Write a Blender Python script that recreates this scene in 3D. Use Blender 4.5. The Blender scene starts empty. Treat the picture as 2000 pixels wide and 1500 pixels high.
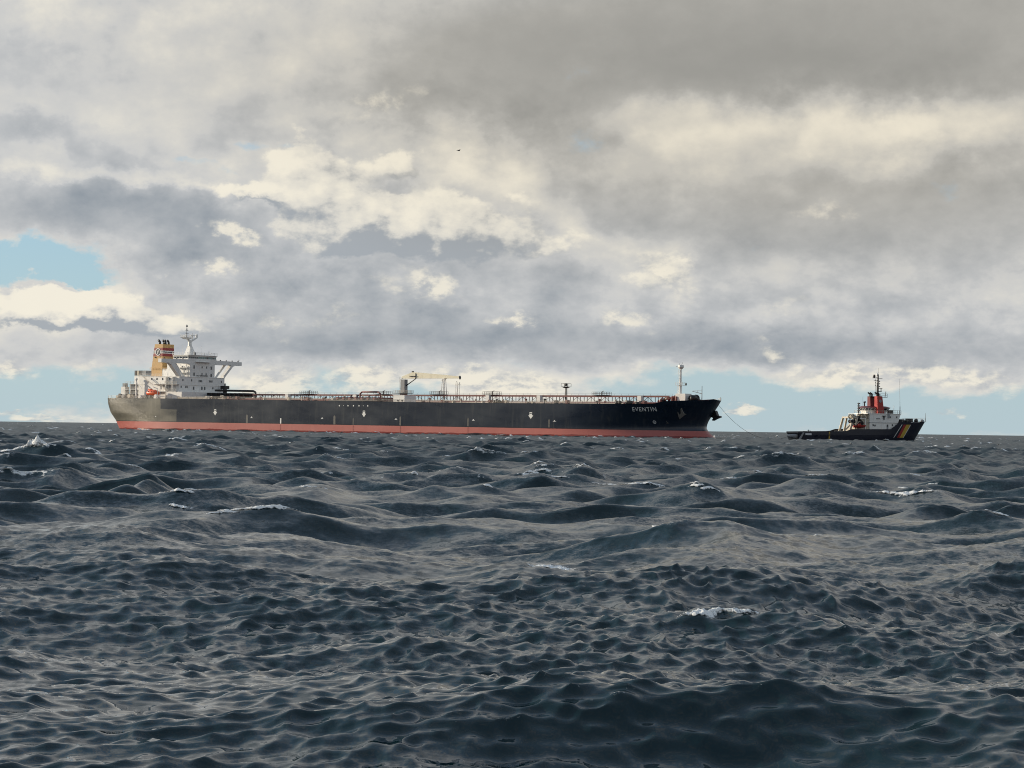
# Oil tanker under tow with an emergency tug on a choppy sea, broken cloud, low winter sun
import bpy, bmesh, math, random
import numpy as np
from mathutils import Vector, Matrix

random.seed(7)
sc = bpy.context.scene
col = sc.collection

# ------------------------------------------------------------------ camera
CAM_H = 2.8
F_PX = 4450.0                       # focal length in pixels of a 2000 px wide frame
cam = bpy.data.cameras.new('camera')
cam.sensor_width = 36.0
cam.lens = F_PX * 36.0 / 2000.0
cam.clip_start = 0.5
cam.clip_end = 60000.0
cam_ob = bpy.data.objects.new('camera', cam)
col.objects.link(cam_ob)
pitch, roll = math.atan(86.0 / F_PX), math.radians(0.80)
fw = Vector((0, math.cos(pitch), math.sin(pitch)))
r0 = Vector((1, 0, 0)); u0 = r0.cross(fw)
rr = r0 * math.cos(roll) + u0 * math.sin(roll)
uu = -r0 * math.sin(roll) + u0 * math.cos(roll)
M = Matrix((rr, uu, -fw)).transposed().to_4x4()
M.translation = Vector((0, 0, CAM_H))
cam_ob.matrix_world = M
sc.camera = cam_ob

# ------------------------------------------------------------------ render / view
sc.view_settings.view_transform = 'Standard'
sc.view_settings.look = 'None'
sc.view_settings.exposure = 0.0
sc.view_settings.gamma = 1.0
sc.view_settings.use_curve_mapping = False
sc.render.engine = 'CYCLES'
sc.cycles.max_bounces = 5
sc.cycles.diffuse_bounces = 2
sc.cycles.glossy_bounces = 3
sc.cycles.caustics_reflective = False
sc.cycles.caustics_refractive = False
sc.cycles.sample_clamp_indirect = 3.0
sc.cycles.use_light_tree = False
sc.cycles.filter_width = 1.05
sc.cycles.adaptive_threshold = 0.008
sc.cycles.adaptive_min_samples = 24
sc.cycles.use_denoising = True

# ------------------------------------------------------------------ sun
SUN_AZ = math.radians(-76.0)        # left of the view direction, slightly behind the ships
SUN_EL = math.radians(13.0)
sdir = Vector((math.sin(SUN_AZ) * math.cos(SUN_EL), math.cos(SUN_AZ) * math.cos(SUN_EL), math.sin(SUN_EL)))
sl = bpy.data.lights.new('sun', 'SUN')
sl.energy = 5.0
sl.angle = math.radians(0.6)
sl.color = (1.0, 0.88, 0.70)
so = bpy.data.objects.new('sun', sl)
col.objects.link(so)
so.rotation_euler = sdir.to_track_quat('Z', 'Y').to_euler()
so.location = (-300, 200, 200)

# ------------------------------------------------------------------ node helper
class NT:
    def __init__(s, tree):
        s.t = tree; s.n = tree.nodes; s.l = tree.links
    def add(s, kind, **kw):
        nd = s.n.new(kind)
        for k, v in kw.items(): setattr(nd, k, v)
        return nd
    def put(s, sock, v):
        if v is None: return
        if isinstance(v, bpy.types.NodeSocket): s.l.new(v, sock)
        else: sock.default_value = v
    def math(s, op, a, b=None, c=None, clamp=False):
        nd = s.add('ShaderNodeMath', operation=op, use_clamp=clamp)
        s.put(nd.inputs[0], a); s.put(nd.inputs[1], b); s.put(nd.inputs[2], c)
        return nd.outputs[0]
    def vmath(s, op, a, b=None, c=None):
        nd = s.add('ShaderNodeVectorMath', operation=op)
        s.put(nd.inputs[0], a); s.put(nd.inputs[1], b)
        if c is not None: s.put(nd.inputs[2], c)
        return nd.outputs[0]
    def scale(s, a, f):
        nd = s.add('ShaderNodeVectorMath', operation='SCALE')
        s.put(nd.inputs[0], a); s.put(nd.inputs['Scale'], f)
        return nd.outputs[0]
    def xyz(s, x, y, z):
        nd = s.add('ShaderNodeCombineXYZ')
        s.put(nd.inputs[0], x); s.put(nd.inputs[1], y); s.put(nd.inputs[2], z)
        return nd.outputs[0]
    def sep(s, v):
        nd = s.add('ShaderNodeSeparateXYZ'); s.put(nd.inputs[0], v)
        return nd.outputs
    def noise(s, v, scale, detail=4, rough=0.55, lac=2.0, dist=0.0, color=False, kind='FBM'):
        nd = s.add('ShaderNodeTexNoise')
        nd.noise_type = kind
        s.put(nd.inputs['Vector'], v); s.put(nd.inputs['Scale'], scale); s.put(nd.inputs['Detail'], detail)
        s.put(nd.inputs['Roughness'], rough); s.put(nd.inputs['Lacunarity'], lac); s.put(nd.inputs['Distortion'], dist)
        return nd.outputs['Color' if color else 0]
    def voro(s, v, scale, detail=2, rough=0.5, feature='F1', smooth=0.5):
        nd = s.add('ShaderNodeTexVoronoi', feature=feature)
        nd.normalize = True
        s.put(nd.inputs['Vector'], v); s.put(nd.inputs['Scale'], scale); s.put(nd.inputs['Detail'], detail)
        s.put(nd.inputs['Roughness'], rough)
        if feature == 'SMOOTH_F1': s.put(nd.inputs['Smoothness'], smooth)
        return nd.outputs['Distance']
    def step(s, v, a, b, lo=0.0, hi=1.0):
        nd = s.add('ShaderNodeMapRange', interpolation_type='SMOOTHSTEP')
        s.put(nd.inputs[0], v); s.put(nd.inputs[1], a); s.put(nd.inputs[2], b); s.put(nd.inputs[3], lo); s.put(nd.inputs[4], hi)
        return nd.outputs[0]
    def lin(s, v, a, b, lo=0.0, hi=1.0):
        nd = s.add('ShaderNodeMapRange', clamp=True)
        s.put(nd.inputs[0], v); s.put(nd.inputs[1], a); s.put(nd.inputs[2], b); s.put(nd.inputs[3], lo); s.put(nd.inputs[4], hi)
        return nd.outputs[0]
    def mix(s, f, a, b, mode='MIX'):
        nd = s.add('ShaderNodeMix', data_type='RGBA', blend_type=mode)
        s.put(nd.inputs[0], f)
        s.put(nd.inputs[6], a if isinstance(a, bpy.types.NodeSocket) else tuple(a) + ((1,) if len(a) == 3 else ()))
        s.put(nd.inputs[7], b if isinstance(b, bpy.types.NodeSocket) else tuple(b) + ((1,) if len(b) == 3 else ()))
        return nd.outputs[2]
    def ramp(s, f, stops):
        nd = s.add('ShaderNodeValToRGB'); e = nd.color_ramp.elements
        while len(e) < len(stops): e.new(0.5)
        for i, (p, c) in enumerate(stops): e[i].position = p; e[i].color = tuple(c) + (1,)
        s.put(nd.inputs[0], f)
        return nd.outputs[0]
# ------------------------------------------------------------------ sky: clear Nishita air with drifting broken cloud over it
world = bpy.data.worlds.new('World')
sc.world = world
world.use_nodes = True
w = NT(world.node_tree)
w.n.clear()
SKY_STRENGTH = 0.10
sky = w.add('ShaderNodeTexSky', sky_type='NISHITA')
sky.sun_disc = False
sky.sun_elevation = SUN_EL
sky.sun_rotation = SUN_AZ
sky.air_density = 1.0; sky.dust_density = 0.1; sky.ozone_density = 4.0
geo = w.add('ShaderNodeTexCoord')
D = w.vmath('NORMALIZE', geo.outputs['Generated'])
dx, dy, dz = w.sep(D)
# milliradian-like coordinates: q = (1000 x, 1000 z); everything behind the viewer is far from every named cloud bank
back = w.math('MULTIPLY', w.math('MAXIMUM', w.math('SUBTRACT', 0.6, dy), 0.0), 4000.0)
q = w.xyz(w.math('MULTIPLY', dx, 1000.0), w.math('MULTIPLY', dz, 1000.0), back)
# noise space: the direction itself, cloud lumps a little wider than tall and flatter towards the horizon
flat = w.math('POWER', w.math('MAXIMUM', dz, 0.0), 0.80)
nd3 = w.xyz(dx, dy, w.math('MULTIPLY', flat, 1.15))
def vec(x, y, z=0.0): return (x, y, z)
warp_big = w.vmath('SUBTRACT', w.noise(nd3, 9.0, 3, 0.5, color=True), (0.5, 0.5, 0.5))
warp_small = w.vmath('SUBTRACT', w.noise(nd3, 42.0, 5, 0.62, color=True), (0.5, 0.5, 0.5))
wq = w.vmath('MULTIPLY', warp_big, (70.0, 34.0, 0.0))
wq = w.vmath('ADD', wq, w.vmath('MULTIPLY', warp_small, (34.0, 24.0, 0.0)))
Q = w.vmath('ADD', q, wq)                                   # strongly billowed banks
warp_tiny = w.vmath('SUBTRACT', w.noise(nd3, 130.0, 4, 0.6, color=True), (0.5, 0.5, 0.5))
QS = w.vmath('ADD', w.vmath('ADD', q, w.vmath('MULTIPLY', warp_small, (9.0, 7.0, 0.0))), w.vmath('MULTIPLY', warp_tiny, (15.0, 10.0, 0.0)))   # small puffs keep their place

def ang(px, py):
    d = fw + rr * ((px - 1000) / F_PX) - uu * ((py - 750) / F_PX)
    d.normalize()
    return d.x * 1000, d.z * 1000
PXM = 1000.0 / F_PX
def bank(base, blobs, field):
    acc = base
    for (px, py, rx, ry, rot, a) in blobs:
        cx, cy = ang(px, py)
        sx, sy = 1.0 / (rx * PXM * 1.5), 1.0 / (ry * PXM * 1.5)
        if abs(rot) < 4:
            v = w.vmath('MULTIPLY_ADD', field, (sx, sy, 0.005), (-cx * sx, -cy * sy, 0.0))
        else:
            mp = w.add('ShaderNodeMapping', vector_type='TEXTURE')
            w.l.new(field, mp.inputs['Vector'])
            mp.inputs['Location'].default_value = (cx, cy, 0)
            mp.inputs['Rotation'].default_value = (0, 0, math.radians(rot))
            mp.inputs['Scale'].default_value = (1.0 / sx, 1.0 / sy, 200.0)
            v = mp.outputs[0]
        ln = w.add('ShaderNodeVectorMath', operation='LENGTH')
        w.l.new(v, ln.inputs[0])
        sg = w.add('ShaderNodeMapRange', interpolation_type='SMOOTHSTEP')
        w.l.new(ln.outputs['Value'], sg.inputs[0])
        sg.inputs[1].default_value = 1.0; sg.inputs[2].default_value = 0.0
        acc = w.math('MULTIPLY_ADD', sg.outputs[0], a, acc)
    return acc

# cloud cover: thick overhead, gaps low down and at a few places
fb_mid = w.noise(nd3, 17.0, 7, 0.58)
fb_fine = w.noise(w.vmath('ADD', nd3, w.scale(warp_big, 0.05)), 60.0, 6, 0.60)
def billow(v): return w.math('ABSOLUTE', w.math('SUBTRACT', w.noise(v, 40.0, 3, 0.5), 0.5))
bil = billow(w.vmath('ADD', nd3, w.scale(warp_small, 0.02)))
cover0 = w.math('SUBTRACT', w.lin(dz, 0.010, 0.034, 0.45, 0.86), w.lin(dz, 0.22, 0.60, 0.0, 0.44))
cover = bank(cover0, [
    (50, 527, 190, 52, 3, -0.9), (140, 540, 110, 26, -8, -0.55),
    (60, 78, 80, 22, -8, -0.28), (520, 275, 110, 16, -4, -0.20), (400, 325, 140, 18, 0, -0.34),
    (230, 760, 260, 46, 0, -0.25), (60, 775, 120, 26, 0, -0.15), (430, 790, 160, 40, 0, -0.2),
    (1500, 800, 200, 45, 0, -0.45), (1930, 805, 150, 38, 0, -0.32), (1250, 755, 150, 32, 0, -0.28), (600, 745, 60, 30, 0, -0.2), (820, 745, 50, 30, 0, -0.2),
    (1000, 700, 130, 26, 0, -0.10), (1760, 780, 90, 30, 0, -0.2),
    (120, 650, 260, 70, 0, 0.35), (1000, 640, 1500, 60, 0, 0.25),
], Q)
puffs = [
    (462, 455, 62, 20, -22, 0.75), (425, 524, 58, 20, 0, 0.62), (312, 533, 18, 11, 0, 0.45), (852, 562, 52, 34, -30, 0.62), (1005, 624, 58, 15, 0, 0.62),
    (1218, 622, 72, 23, -8, 0.55), (1295, 535, 85, 50, -35, 0.45), (1512, 690, 60, 24, -35, 0.38), (1605, 412, 75, 30, 0, 0.30), (745, 200, 120, 30, 20, 0.34),
    (545, 640, 50, 40, 0, 0.30), (380, 630, 60, 26, 0, 0.35), (660, 620, 60, 30, 20, 0.25), (760, 545, 80, 40, -20, 0.28), (1545, 600, 55, 30, 0, 0.25), (1500, 610, 30, 22, 0, 0.2),
    (720, 738, 78, 36, 0, 0.72), (925, 740, 62, 34, 0, 0.62), (1035, 762, 90, 34, 0, 0.70), (555, 742, 85, 34, 0, 0.5), (495, 770, 80, 36, 0, 0.45), (850, 728, 60, 20, 0, 0.4),
    (1640, 735, 130, 26, 4, 0.60), (1900, 742, 110, 30, -10, 0.52), (1800, 735, 60, 22, 0, 0.4), (1450, 800, 46, 12, 0, 0.6), (1160, 785, 60, 14, 0, 0.35), (1855, 808, 30, 10, 0, 0.4),
    (155, 712, 50, 18, 0, 0.40), (20, 725, 60, 24, 0, 0.5), (60, 815, 150, 13, 0, 0.5), (180, 760, 60, 26, 0, 0.15), (1290, 725, 120, 22, 0, 0.25),
]
puff = bank(0.0, puffs, QS)
dens = w.math('ADD', cover, w.math('MULTIPLY', w.math('SUBTRACT', fb_mid, 0.5), 1.10))
dens = w.math('ADD', dens, w.math('MULTIPLY', w.math('SUBTRACT', fb_fine, 0.5), 0.42))
alpha = w.step(dens, 0.36, 0.66)

# how much of the low sun each part of the cloud gets
lit0 = bank(0.47, [
    (1750, 30, 1050, 190, 0, -0.27), (1200, 120, 620, 110, 3, -0.20), (1000, 225, 330, 65, -6, -0.16), (1850, 150, 500, 70, 0, -0.14),
    (1480, 232, 300, 42, -3, 0.46), (1640, 280, 330, 48, 4, 0.34), (1850, 240, 260, 45, 5, 0.28), (1400, 300, 150, 60, -30, 0.18),
    (1800, 420, 480, 70, 0, -0.20), (1500, 460, 280, 50, 0, -0.16), (1900, 350, 260, 45, 0, -0.14),
    (600, 360, 125, 95, -30, 0.16), (820, 300, 240, 50, -12, 0.24), (1000, 370, 190, 70, -28, 0.30), (1150, 470, 150, 50, -25, 0.24),
    (890, 460, 165, 62, -14, -0.36), (760, 430, 90, 60, -30, -0.16), (1250, 420, 170, 60, -15, -0.18),
    (170, 420, 380, 52, -3, -0.33), (430, 470, 300, 75, -14, -0.30), (640, 580, 330, 62, -12, -0.34), (330, 560, 230, 60, -20, -0.14), (1000, 560, 330, 55, 0, -0.20),
    (1000, 665, 620, 52, 0, -0.36), (1750, 680, 560, 48, 0, -0.42), (1700, 590, 380, 60, 0, -0.12), (480, 650, 250, 40, 0, -0.16),
    (240, 362, 330, 16, -2, 0.40), (490, 375, 70, 36, 0, 0.42), (250, 300, 330, 40, -2, 0.16), (60, 272, 170, 26, -14, -0.36), (200, 245, 420, 30, -2, 0.14),
    (300, 60, 430, 100, 4, 0.22), (760, 40, 300, 70, 20, 0.18), (100, 150, 260, 45, 0, -0.10), (480, 160, 300, 40, -6, 0.05),
    (120, 605, 270, 60, 4, 0.32), (60, 640, 160, 50, 0, 0.16), (1290, 520, 150, 60, -30, 0.18), (1930, 560, 180, 36, -4, 0.22),
    (1000, 760, 1600, 60, 0, 0.24),
], Q)
# relief: compare the lump field with itself one step towards the sun (left and up)
off = (-0.010, 0.0, 0.012)
lump_a = w.math('ADD', w.math('MULTIPLY', fb_mid, 1.0), w.math('MULTIPLY', bil, -0.40))
nd3b = w.vmath('ADD', nd3, off)
fb_mid_b = w.noise(nd3b, 17.0, 7, 0.58)
bil_b = billow(w.vmath('ADD', nd3b, w.scale(warp_small, 0.02)))
lump_b = w.math('ADD', w.math('MULTIPLY', fb_mid_b, 1.0), w.math('MULTIPLY', bil_b, -0.40))
fine3 = w.noise(nd3, 48.0, 6, 0.56)
fine3_b = w.noise(w.vmath('ADD', nd3, (-0.0055, 0.0, 0.0085)), 48.0, 6, 0.56)
relief = w.math('MULTIPLY_ADD', w.math('SUBTRACT', fine3, fine3_b), 0.48, w.math('SUBTRACT', lump_a, lump_b))
calm = w.math('SUBTRACT', 1.0, bank(0.0, [(1700, 60, 1100, 200, 0, 0.85), (1150, 120, 500, 110, 0, 0.45), (1650, 400, 700, 130, 0, 0.60), (150, 200, 500, 150, 0, 0.45), (1000, 680, 1600, 70, 0, 0.35), (200, 420, 450, 60, 0, 0.35)], q))
lit = w.math('ADD', lit0, w.math('MULTIPLY', w.math('MULTIPLY', relief, 1.25), calm))
lit = w.math('ADD', lit, w.math('MULTIPLY', puff, 0.15))
lit = w.math('ADD', lit, w.math('MULTIPLY', w.math('MULTIPLY', w.math('SUBTRACT', fb_mid, 0.5), 0.45), calm))
lit = w.math('ADD', lit, w.math('MULTIPLY', w.math('SUBTRACT', fb_fine, 0.5), 0.10))
# cloud overhead shows its shaded base
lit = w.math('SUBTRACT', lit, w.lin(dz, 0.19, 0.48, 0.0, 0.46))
# thin edges let the light through
lit = w.math('ADD', lit, w.math('MULTIPLY', w.math('SUBTRACT', 1.0, w.step(dens, 0.45, 0.85)), 0.16))
lit = w.math('MAXIMUM', w.math('MINIMUM', lit, 1.8), -0.6)
# shaded cloud: blue-grey low and to the left, warm grey high and to the right
warm = bank(0.25, [(1700, 100, 1300, 330, 0, 0.9), (1600, 400, 800, 180, 0, 0.35), (900, 200, 500, 200, 0, 0.3)], q)
warm = w.math('MINIMUM', w.math('MAXIMUM', warm, 0.0), 1.0)
shade_c = w.mix(warm, (0.345, 0.402, 0.468), (0.238, 0.237, 0.222))
mid_c = w.mix(warm, (0.605, 0.622, 0.642), (0.520, 0.503, 0.462))
lit_c = w.mix(warm, (0.880, 0.835, 0.720), (0.820, 0.755, 0.620))
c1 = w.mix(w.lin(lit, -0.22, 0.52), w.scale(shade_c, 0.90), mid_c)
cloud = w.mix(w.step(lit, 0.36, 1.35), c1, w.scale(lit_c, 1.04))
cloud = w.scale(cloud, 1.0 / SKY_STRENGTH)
air = w.vmath('MULTIPLY', sky.outputs[0], (1.18, 1.42, 1.55))
# pale moist air near the horizon
air = w.mix(w.lin(dz, 0.0, 0.14, 0.88, 0.42), air, tuple(v / SKY_STRENGTH for v in (0.46, 0.585, 0.655)))
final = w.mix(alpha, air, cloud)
# towering cumulus: field compared with itself a step towards the sun, bright where it thins that way, grey where it thickens
TOWERS = [(585, 350, 90, 85, 0, 0.80), (660, 440, 120, 75, 0, 0.70), (800, 430, 170, 80, 0, 0.62), (930, 470, 130, 55, 0, 0.50), (780, 320, 110, 40, 0, 0.40), (470, 378, 80, 26, 0, 0.55),
          (60, 605, 160, 45, 0, 0.75), (200, 600, 110, 40, 0, 0.50), (300, 640, 120, 34, 0, 0.42), (1000, 400, 130, 45, 0, 0.34), (1290, 540, 110, 46, 0, 0.42), (1120, 470, 110, 36, 0, 0.34)]
SUNSTEP = (-5.5, 6.5, 0.0)
QT = w.vmath('ADD', w.vmath('ADD', q, w.vmath('MULTIPLY', warp_small, (16.0, 13.0, 0.0))), w.vmath('MULTIPLY', warp_tiny, (9.0, 8.0, 0.0)))
ta = w.math('ADD', bank(0.0, TOWERS, QT), w.math('MULTIPLY', w.math('SUBTRACT', fine3, 0.5), 1.0))
tb = w.math('ADD', bank(0.0, TOWERS, w.vmath('ADD', QT, SUNSTEP)), w.math('MULTIPLY', w.math('SUBTRACT', fine3_b, 0.5), 1.0))
tl = w.math('MULTIPLY_ADD', w.math('SUBTRACT', ta, tb), 2.1, 0.40)
tcol = w.mix(w.step(tl, 0.05, 0.60), w.mix(0.22, shade_c, mid_c), w.mix(0.5, mid_c, lit_c))
tcol = w.mix(w.step(tl, 0.40, 1.15), tcol, w.scale(lit_c, 1.04))
talpha = w.math('MULTIPLY', w.step(ta, 0.24, 0.42), 0.95)
final = w.mix(talpha, final, w.scale(tcol, 1.0 / SKY_STRENGTH))
# small sunlit cumulus in front: crisp lumpy edges, bright towards the sun, grey underneath
fine2 = w.noise(nd3, 95.0, 5, 0.6)
fine2_b = w.noise(w.vmath('ADD', nd3, (-0.0030, 0.0, 0.0042)), 95.0, 5, 0.6)
pd = w.math('ADD', puff, w.math('MULTIPLY', w.math('SUBTRACT', fine2, 0.5), 0.75))
pa = w.step(pd, 0.12, 0.62)
pl = w.math('ADD', 0.62, w.math('MULTIPLY', w.math('SUBTRACT', fine2, fine2_b), 2.2))
pl = w.math('ADD', pl, w.math('MULTIPLY', w.step(pd, 0.25, 0.75), 0.22))
pcol = w.mix(w.step(pl, 0.15, 0.95), w.mix(0.5, shade_c, mid_c), lit_c)
final = w.mix(w.math('MULTIPLY', pa, 0.88), final, w.scale(pcol, 1.0 / SKY_STRENGTH))
bg = w.add('ShaderNodeBackground')
w.l.new(final, bg.inputs['Color'])
bg.inputs['Strength'].default_value = SKY_STRENGTH
wo = w.add('ShaderNodeOutputWorld')
w.l.new(bg.outputs[0], wo.inputs['Surface'])
world.cycles.sampling_method = 'MANUAL'
world.cycles.sample_map_resolution = 1024
# ------------------------------------------------------------------ materials
def mat(name, color, rough=0.5, metal=0.0, vary=0.12, scale=0.6, dirt=None, dirt_amt=0.0, spec=0.5):
    m = bpy.data.materials.new(name); m.use_nodes = True
    t = NT(m.node_tree); t.n.clear()
    b = t.add('ShaderNodeBsdfPrincipled'); o = t.add('ShaderNodeOutputMaterial')
    t.l.new(b.outputs[0], o.inputs[0])
    co = t.add('ShaderNodeTexCoord').outputs['Object']
    n1 = t.noise(co, scale, 5, 0.6)
    c = t.mix(n1, tuple(v * (1 - vary) for v in color), tuple(min(1, v * (1 + vary)) for v in color))
    if dirt is not None:
        st = t.noise(t.vmath('MULTIPLY', co, (1.3, 1.3, 0.16)), 1.6, 5, 0.65)
        c = t.mix(t.step(st, 0.52, 0.72, 0.0, dirt_amt), c, dirt)
    t.l.new(c, b.inputs['Base Color'])
    t.l.new(t.lin(n1, 0.3, 0.7, max(0.05, rough - 0.1), min(1, rough + 0.1)), b.inputs['Roughness'])
    b.inputs['Metallic'].default_value = metal
    b.inputs['Specular IOR Level'].default_value = spec
    return m

RUST = (0.22, 0.09, 0.035)
M_white = mat('white paint', (0.78, 0.765, 0.73), 0.45, dirt=(0.50, 0.40, 0.30), dirt_amt=0.35)
M_cream = mat('cream paint', (0.80, 0.75, 0.58), 0.45, dirt=RUST, dirt_amt=0.2)
M_yellow = mat('funnel yellow paint', (0.54, 0.33, 0.12), 0.5, dirt=(0.25, 0.16, 0.08), dirt_amt=0.3)
M_maroon = mat('maroon stripe paint', (0.26, 0.035, 0.035), 0.5)
M_stripe = mat('white stripe paint', (0.8, 0.79, 0.76), 0.5)
M_navy = mat('navy paint', (0.012, 0.018, 0.035), 0.45)
M_black = mat('black paint', (0.012, 0.012, 0.014), 0.5)
M_dark = mat('dark grey steel', (0.040, 0.042, 0.046), 0.55, dirt=RUST, dirt_amt=0.35)
M_grey = mat('grey paint', (0.25, 0.26, 0.27), 0.5, dirt=RUST, dirt_amt=0.3)
M_deck = mat('red brown deck paint', (0.15, 0.05, 0.04), 0.7, dirt=(0.2, 0.15, 0.12), dirt_amt=0.4)
M_pipe = mat('rusty pipe paint', (0.16, 0.05, 0.045), 0.55, dirt=(0.10, 0.07, 0.05), dirt_amt=0.5)
M_rail = mat('dirty cream railing paint', (0.55, 0.50, 0.43), 0.55, dirt=RUST, dirt_amt=0.5)
M_orange = mat('orange lifeboat', (0.72, 0.13, 0.05), 0.4)
M_glass = mat('dark window glass', (0.014, 0.02, 0.026), 0.06, vary=0.3, spec=0.8)
M_glassg = mat('green tinted window glass', (0.10, 0.20, 0.19), 0.08, vary=0.3, spec=0.8)
M_mark = mat('white hull marking paint', (0.72, 0.72, 0.70), 0.55)
M_letter = mat('greyed white lettering paint', (0.58, 0.59, 0.60), 0.55)
M_scuff = mat('scuffed grey hull paint', (0.085, 0.083, 0.078), 0.6)
M_anchor = mat('galled anchor steel', (0.16, 0.155, 0.145), 0.6)
M_tugred = mat('tug red paint', (0.34, 0.028, 0.022), 0.45)
M_tugdark = mat('tug dark red paint', (0.13, 0.015, 0.018), 0.5)
M_flagred = mat('dark red stripe paint', (0.28, 0.02, 0.02), 0.5)
M_flagyel = mat('ochre yellow stripe paint', (0.48, 0.33, 0.05), 0.5)
M_tughull = mat('tug hull paint', (0.008, 0.010, 0.022), 0.38)
M_rope = mat('tow rope', (0.10, 0.095, 0.085), 0.8)
M_buff = mat('buff painted machinery', (0.50, 0.45, 0.36), 0.55, dirt=(0.08, 0.07, 0.06), dirt_amt=0.6)
M_bird = mat('dark feathers', (0.05, 0.05, 0.055), 0.7)

def hull_material():
    m = bpy.data.materials.new('tanker hull paint'); m.use_nodes = True
    t = NT(m.node_tree); t.n.clear()
    b = t.add('ShaderNodeBsdfPrincipled'); o = t.add('ShaderNodeOutputMaterial')
    t.l.new(b.outputs[0], o.inputs[0])
    co = t.add('ShaderNodeTexCoord').outputs['Object']
    x, y, z = t.sep(co)
    n_big = t.noise(t.vmath('MULTIPLY', co, (0.05, 0.05, 0.12)), 1.0, 5, 0.6)
    n_str = t.noise(t.vmath('MULTIPLY', co, (0.9, 0.9, 0.07)), 1.0, 6, 0.65)
    n_fine = t.noise(co, 1.7, 5, 0.65)
    black = t.mix(t.step(n_big, 0.35, 0.70), (0.0070, 0.0135, 0.0270), (0.016, 0.025, 0.040))
    black = t.mix(t.step(n_str, 0.52, 0.76, 0.0, 0.6), black, (0.055, 0.060, 0.064))
    # patches of wear between the ladders, thinned towards the bow to paint in its shade
    wear = t.math('MULTIPLY', t.step(n_fine, 0.58, 0.70), t.lin(x, 110.0, 235.0, 0.32, 0.04))
    black = t.mix(wear, black, (0.085, 0.080, 0.072))
    # chalked older paint and painted-in sun sheen round the stern, ending at a plate butt
    edge = t.math('ADD', t.math('MULTIPLY', t.step(z, 8.2, 8.5), -9.0), 44.0)
    old = t.math('LESS_THAN', x, t.math('ADD', edge, t.math('MULTIPLY', t.math('SUBTRACT', n_str, 0.5), 1.6)))
    chalk_sheen = t.mix(t.step(n_big, 0.30, 0.72), (0.075, 0.076, 0.072), (0.20, 0.185, 0.145))
    chalk_sheen = t.mix(t.step(n_str, 0.5, 0.75, 0, 0.6), chalk_sheen, (0.29, 0.275, 0.23))
    black = t.mix(t.math('MULTIPLY', old, 0.9), black, chalk_sheen)
    line = t.math('MULTIPLY_ADD', x, -0.0030, 3.46)
    red = t.mix(n_str, (0.44, 0.125, 0.105), (0.36, 0.105, 0.092))
    red = t.mix(t.step(n_fine, 0.6, 0.75, 0, 0.35), red, (0.35, 0.12, 0.09))
    wetline = t.math('MULTIPLY_ADD', t.noise(t.vmath('MULTIPLY', co, (0.12, 0.12, 0.0)), 1.0, 4, 0.6), 1.1, 0.15)
    wet = t.math('SUBTRACT', 1.0, t.step(z, wetline, t.math('ADD', wetline, 0.12)))
    red = t.mix(t.math('MULTIPLY', wet, 0.8), red, (0.15, 0.025, 0.022))
    isred = t.math('LESS_THAN', z, line)
    seam = t.math('LESS_THAN', t.math('ABSOLUTE', t.math('SUBTRACT', z, t.math('ADD', line, 0.13))), 0.13)
    black = t.mix(t.math('MULTIPLY', seam, 0.7), black, (0.010, 0.008, 0.009))
    c = t.mix(isred, black, red)
    t.l.new(c, b.inputs['Base Color'])
    r_black = t.lin(n_big, 0.3, 0.7, 0.24, 0.36)
    rg = t.math('ADD', r_black, t.math('MULTIPLY', isred, 0.15))
    t.l.new(t.math('SUBTRACT', rg, t.math('MULTIPLY', wet, 0.25)), b.inputs['Roughness'])
    b.inputs['Specular IOR Level'].default_value = 0.45
    # plate distortion
    bp = t.add('ShaderNodeBump'); bp.inputs['Strength'].default_value = 0.3; bp.inputs['Distance'].default_value = 0.14
    t.l.new(t.noise(t.vmath('MULTIPLY', co, (0.16, 0.16, 0.22)), 1.0, 1, 0.5), bp.inputs['Height'])
    t.l.new(bp.outputs[0], b.inputs['Normal'])
    return m
M_hull = hull_material()

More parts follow.
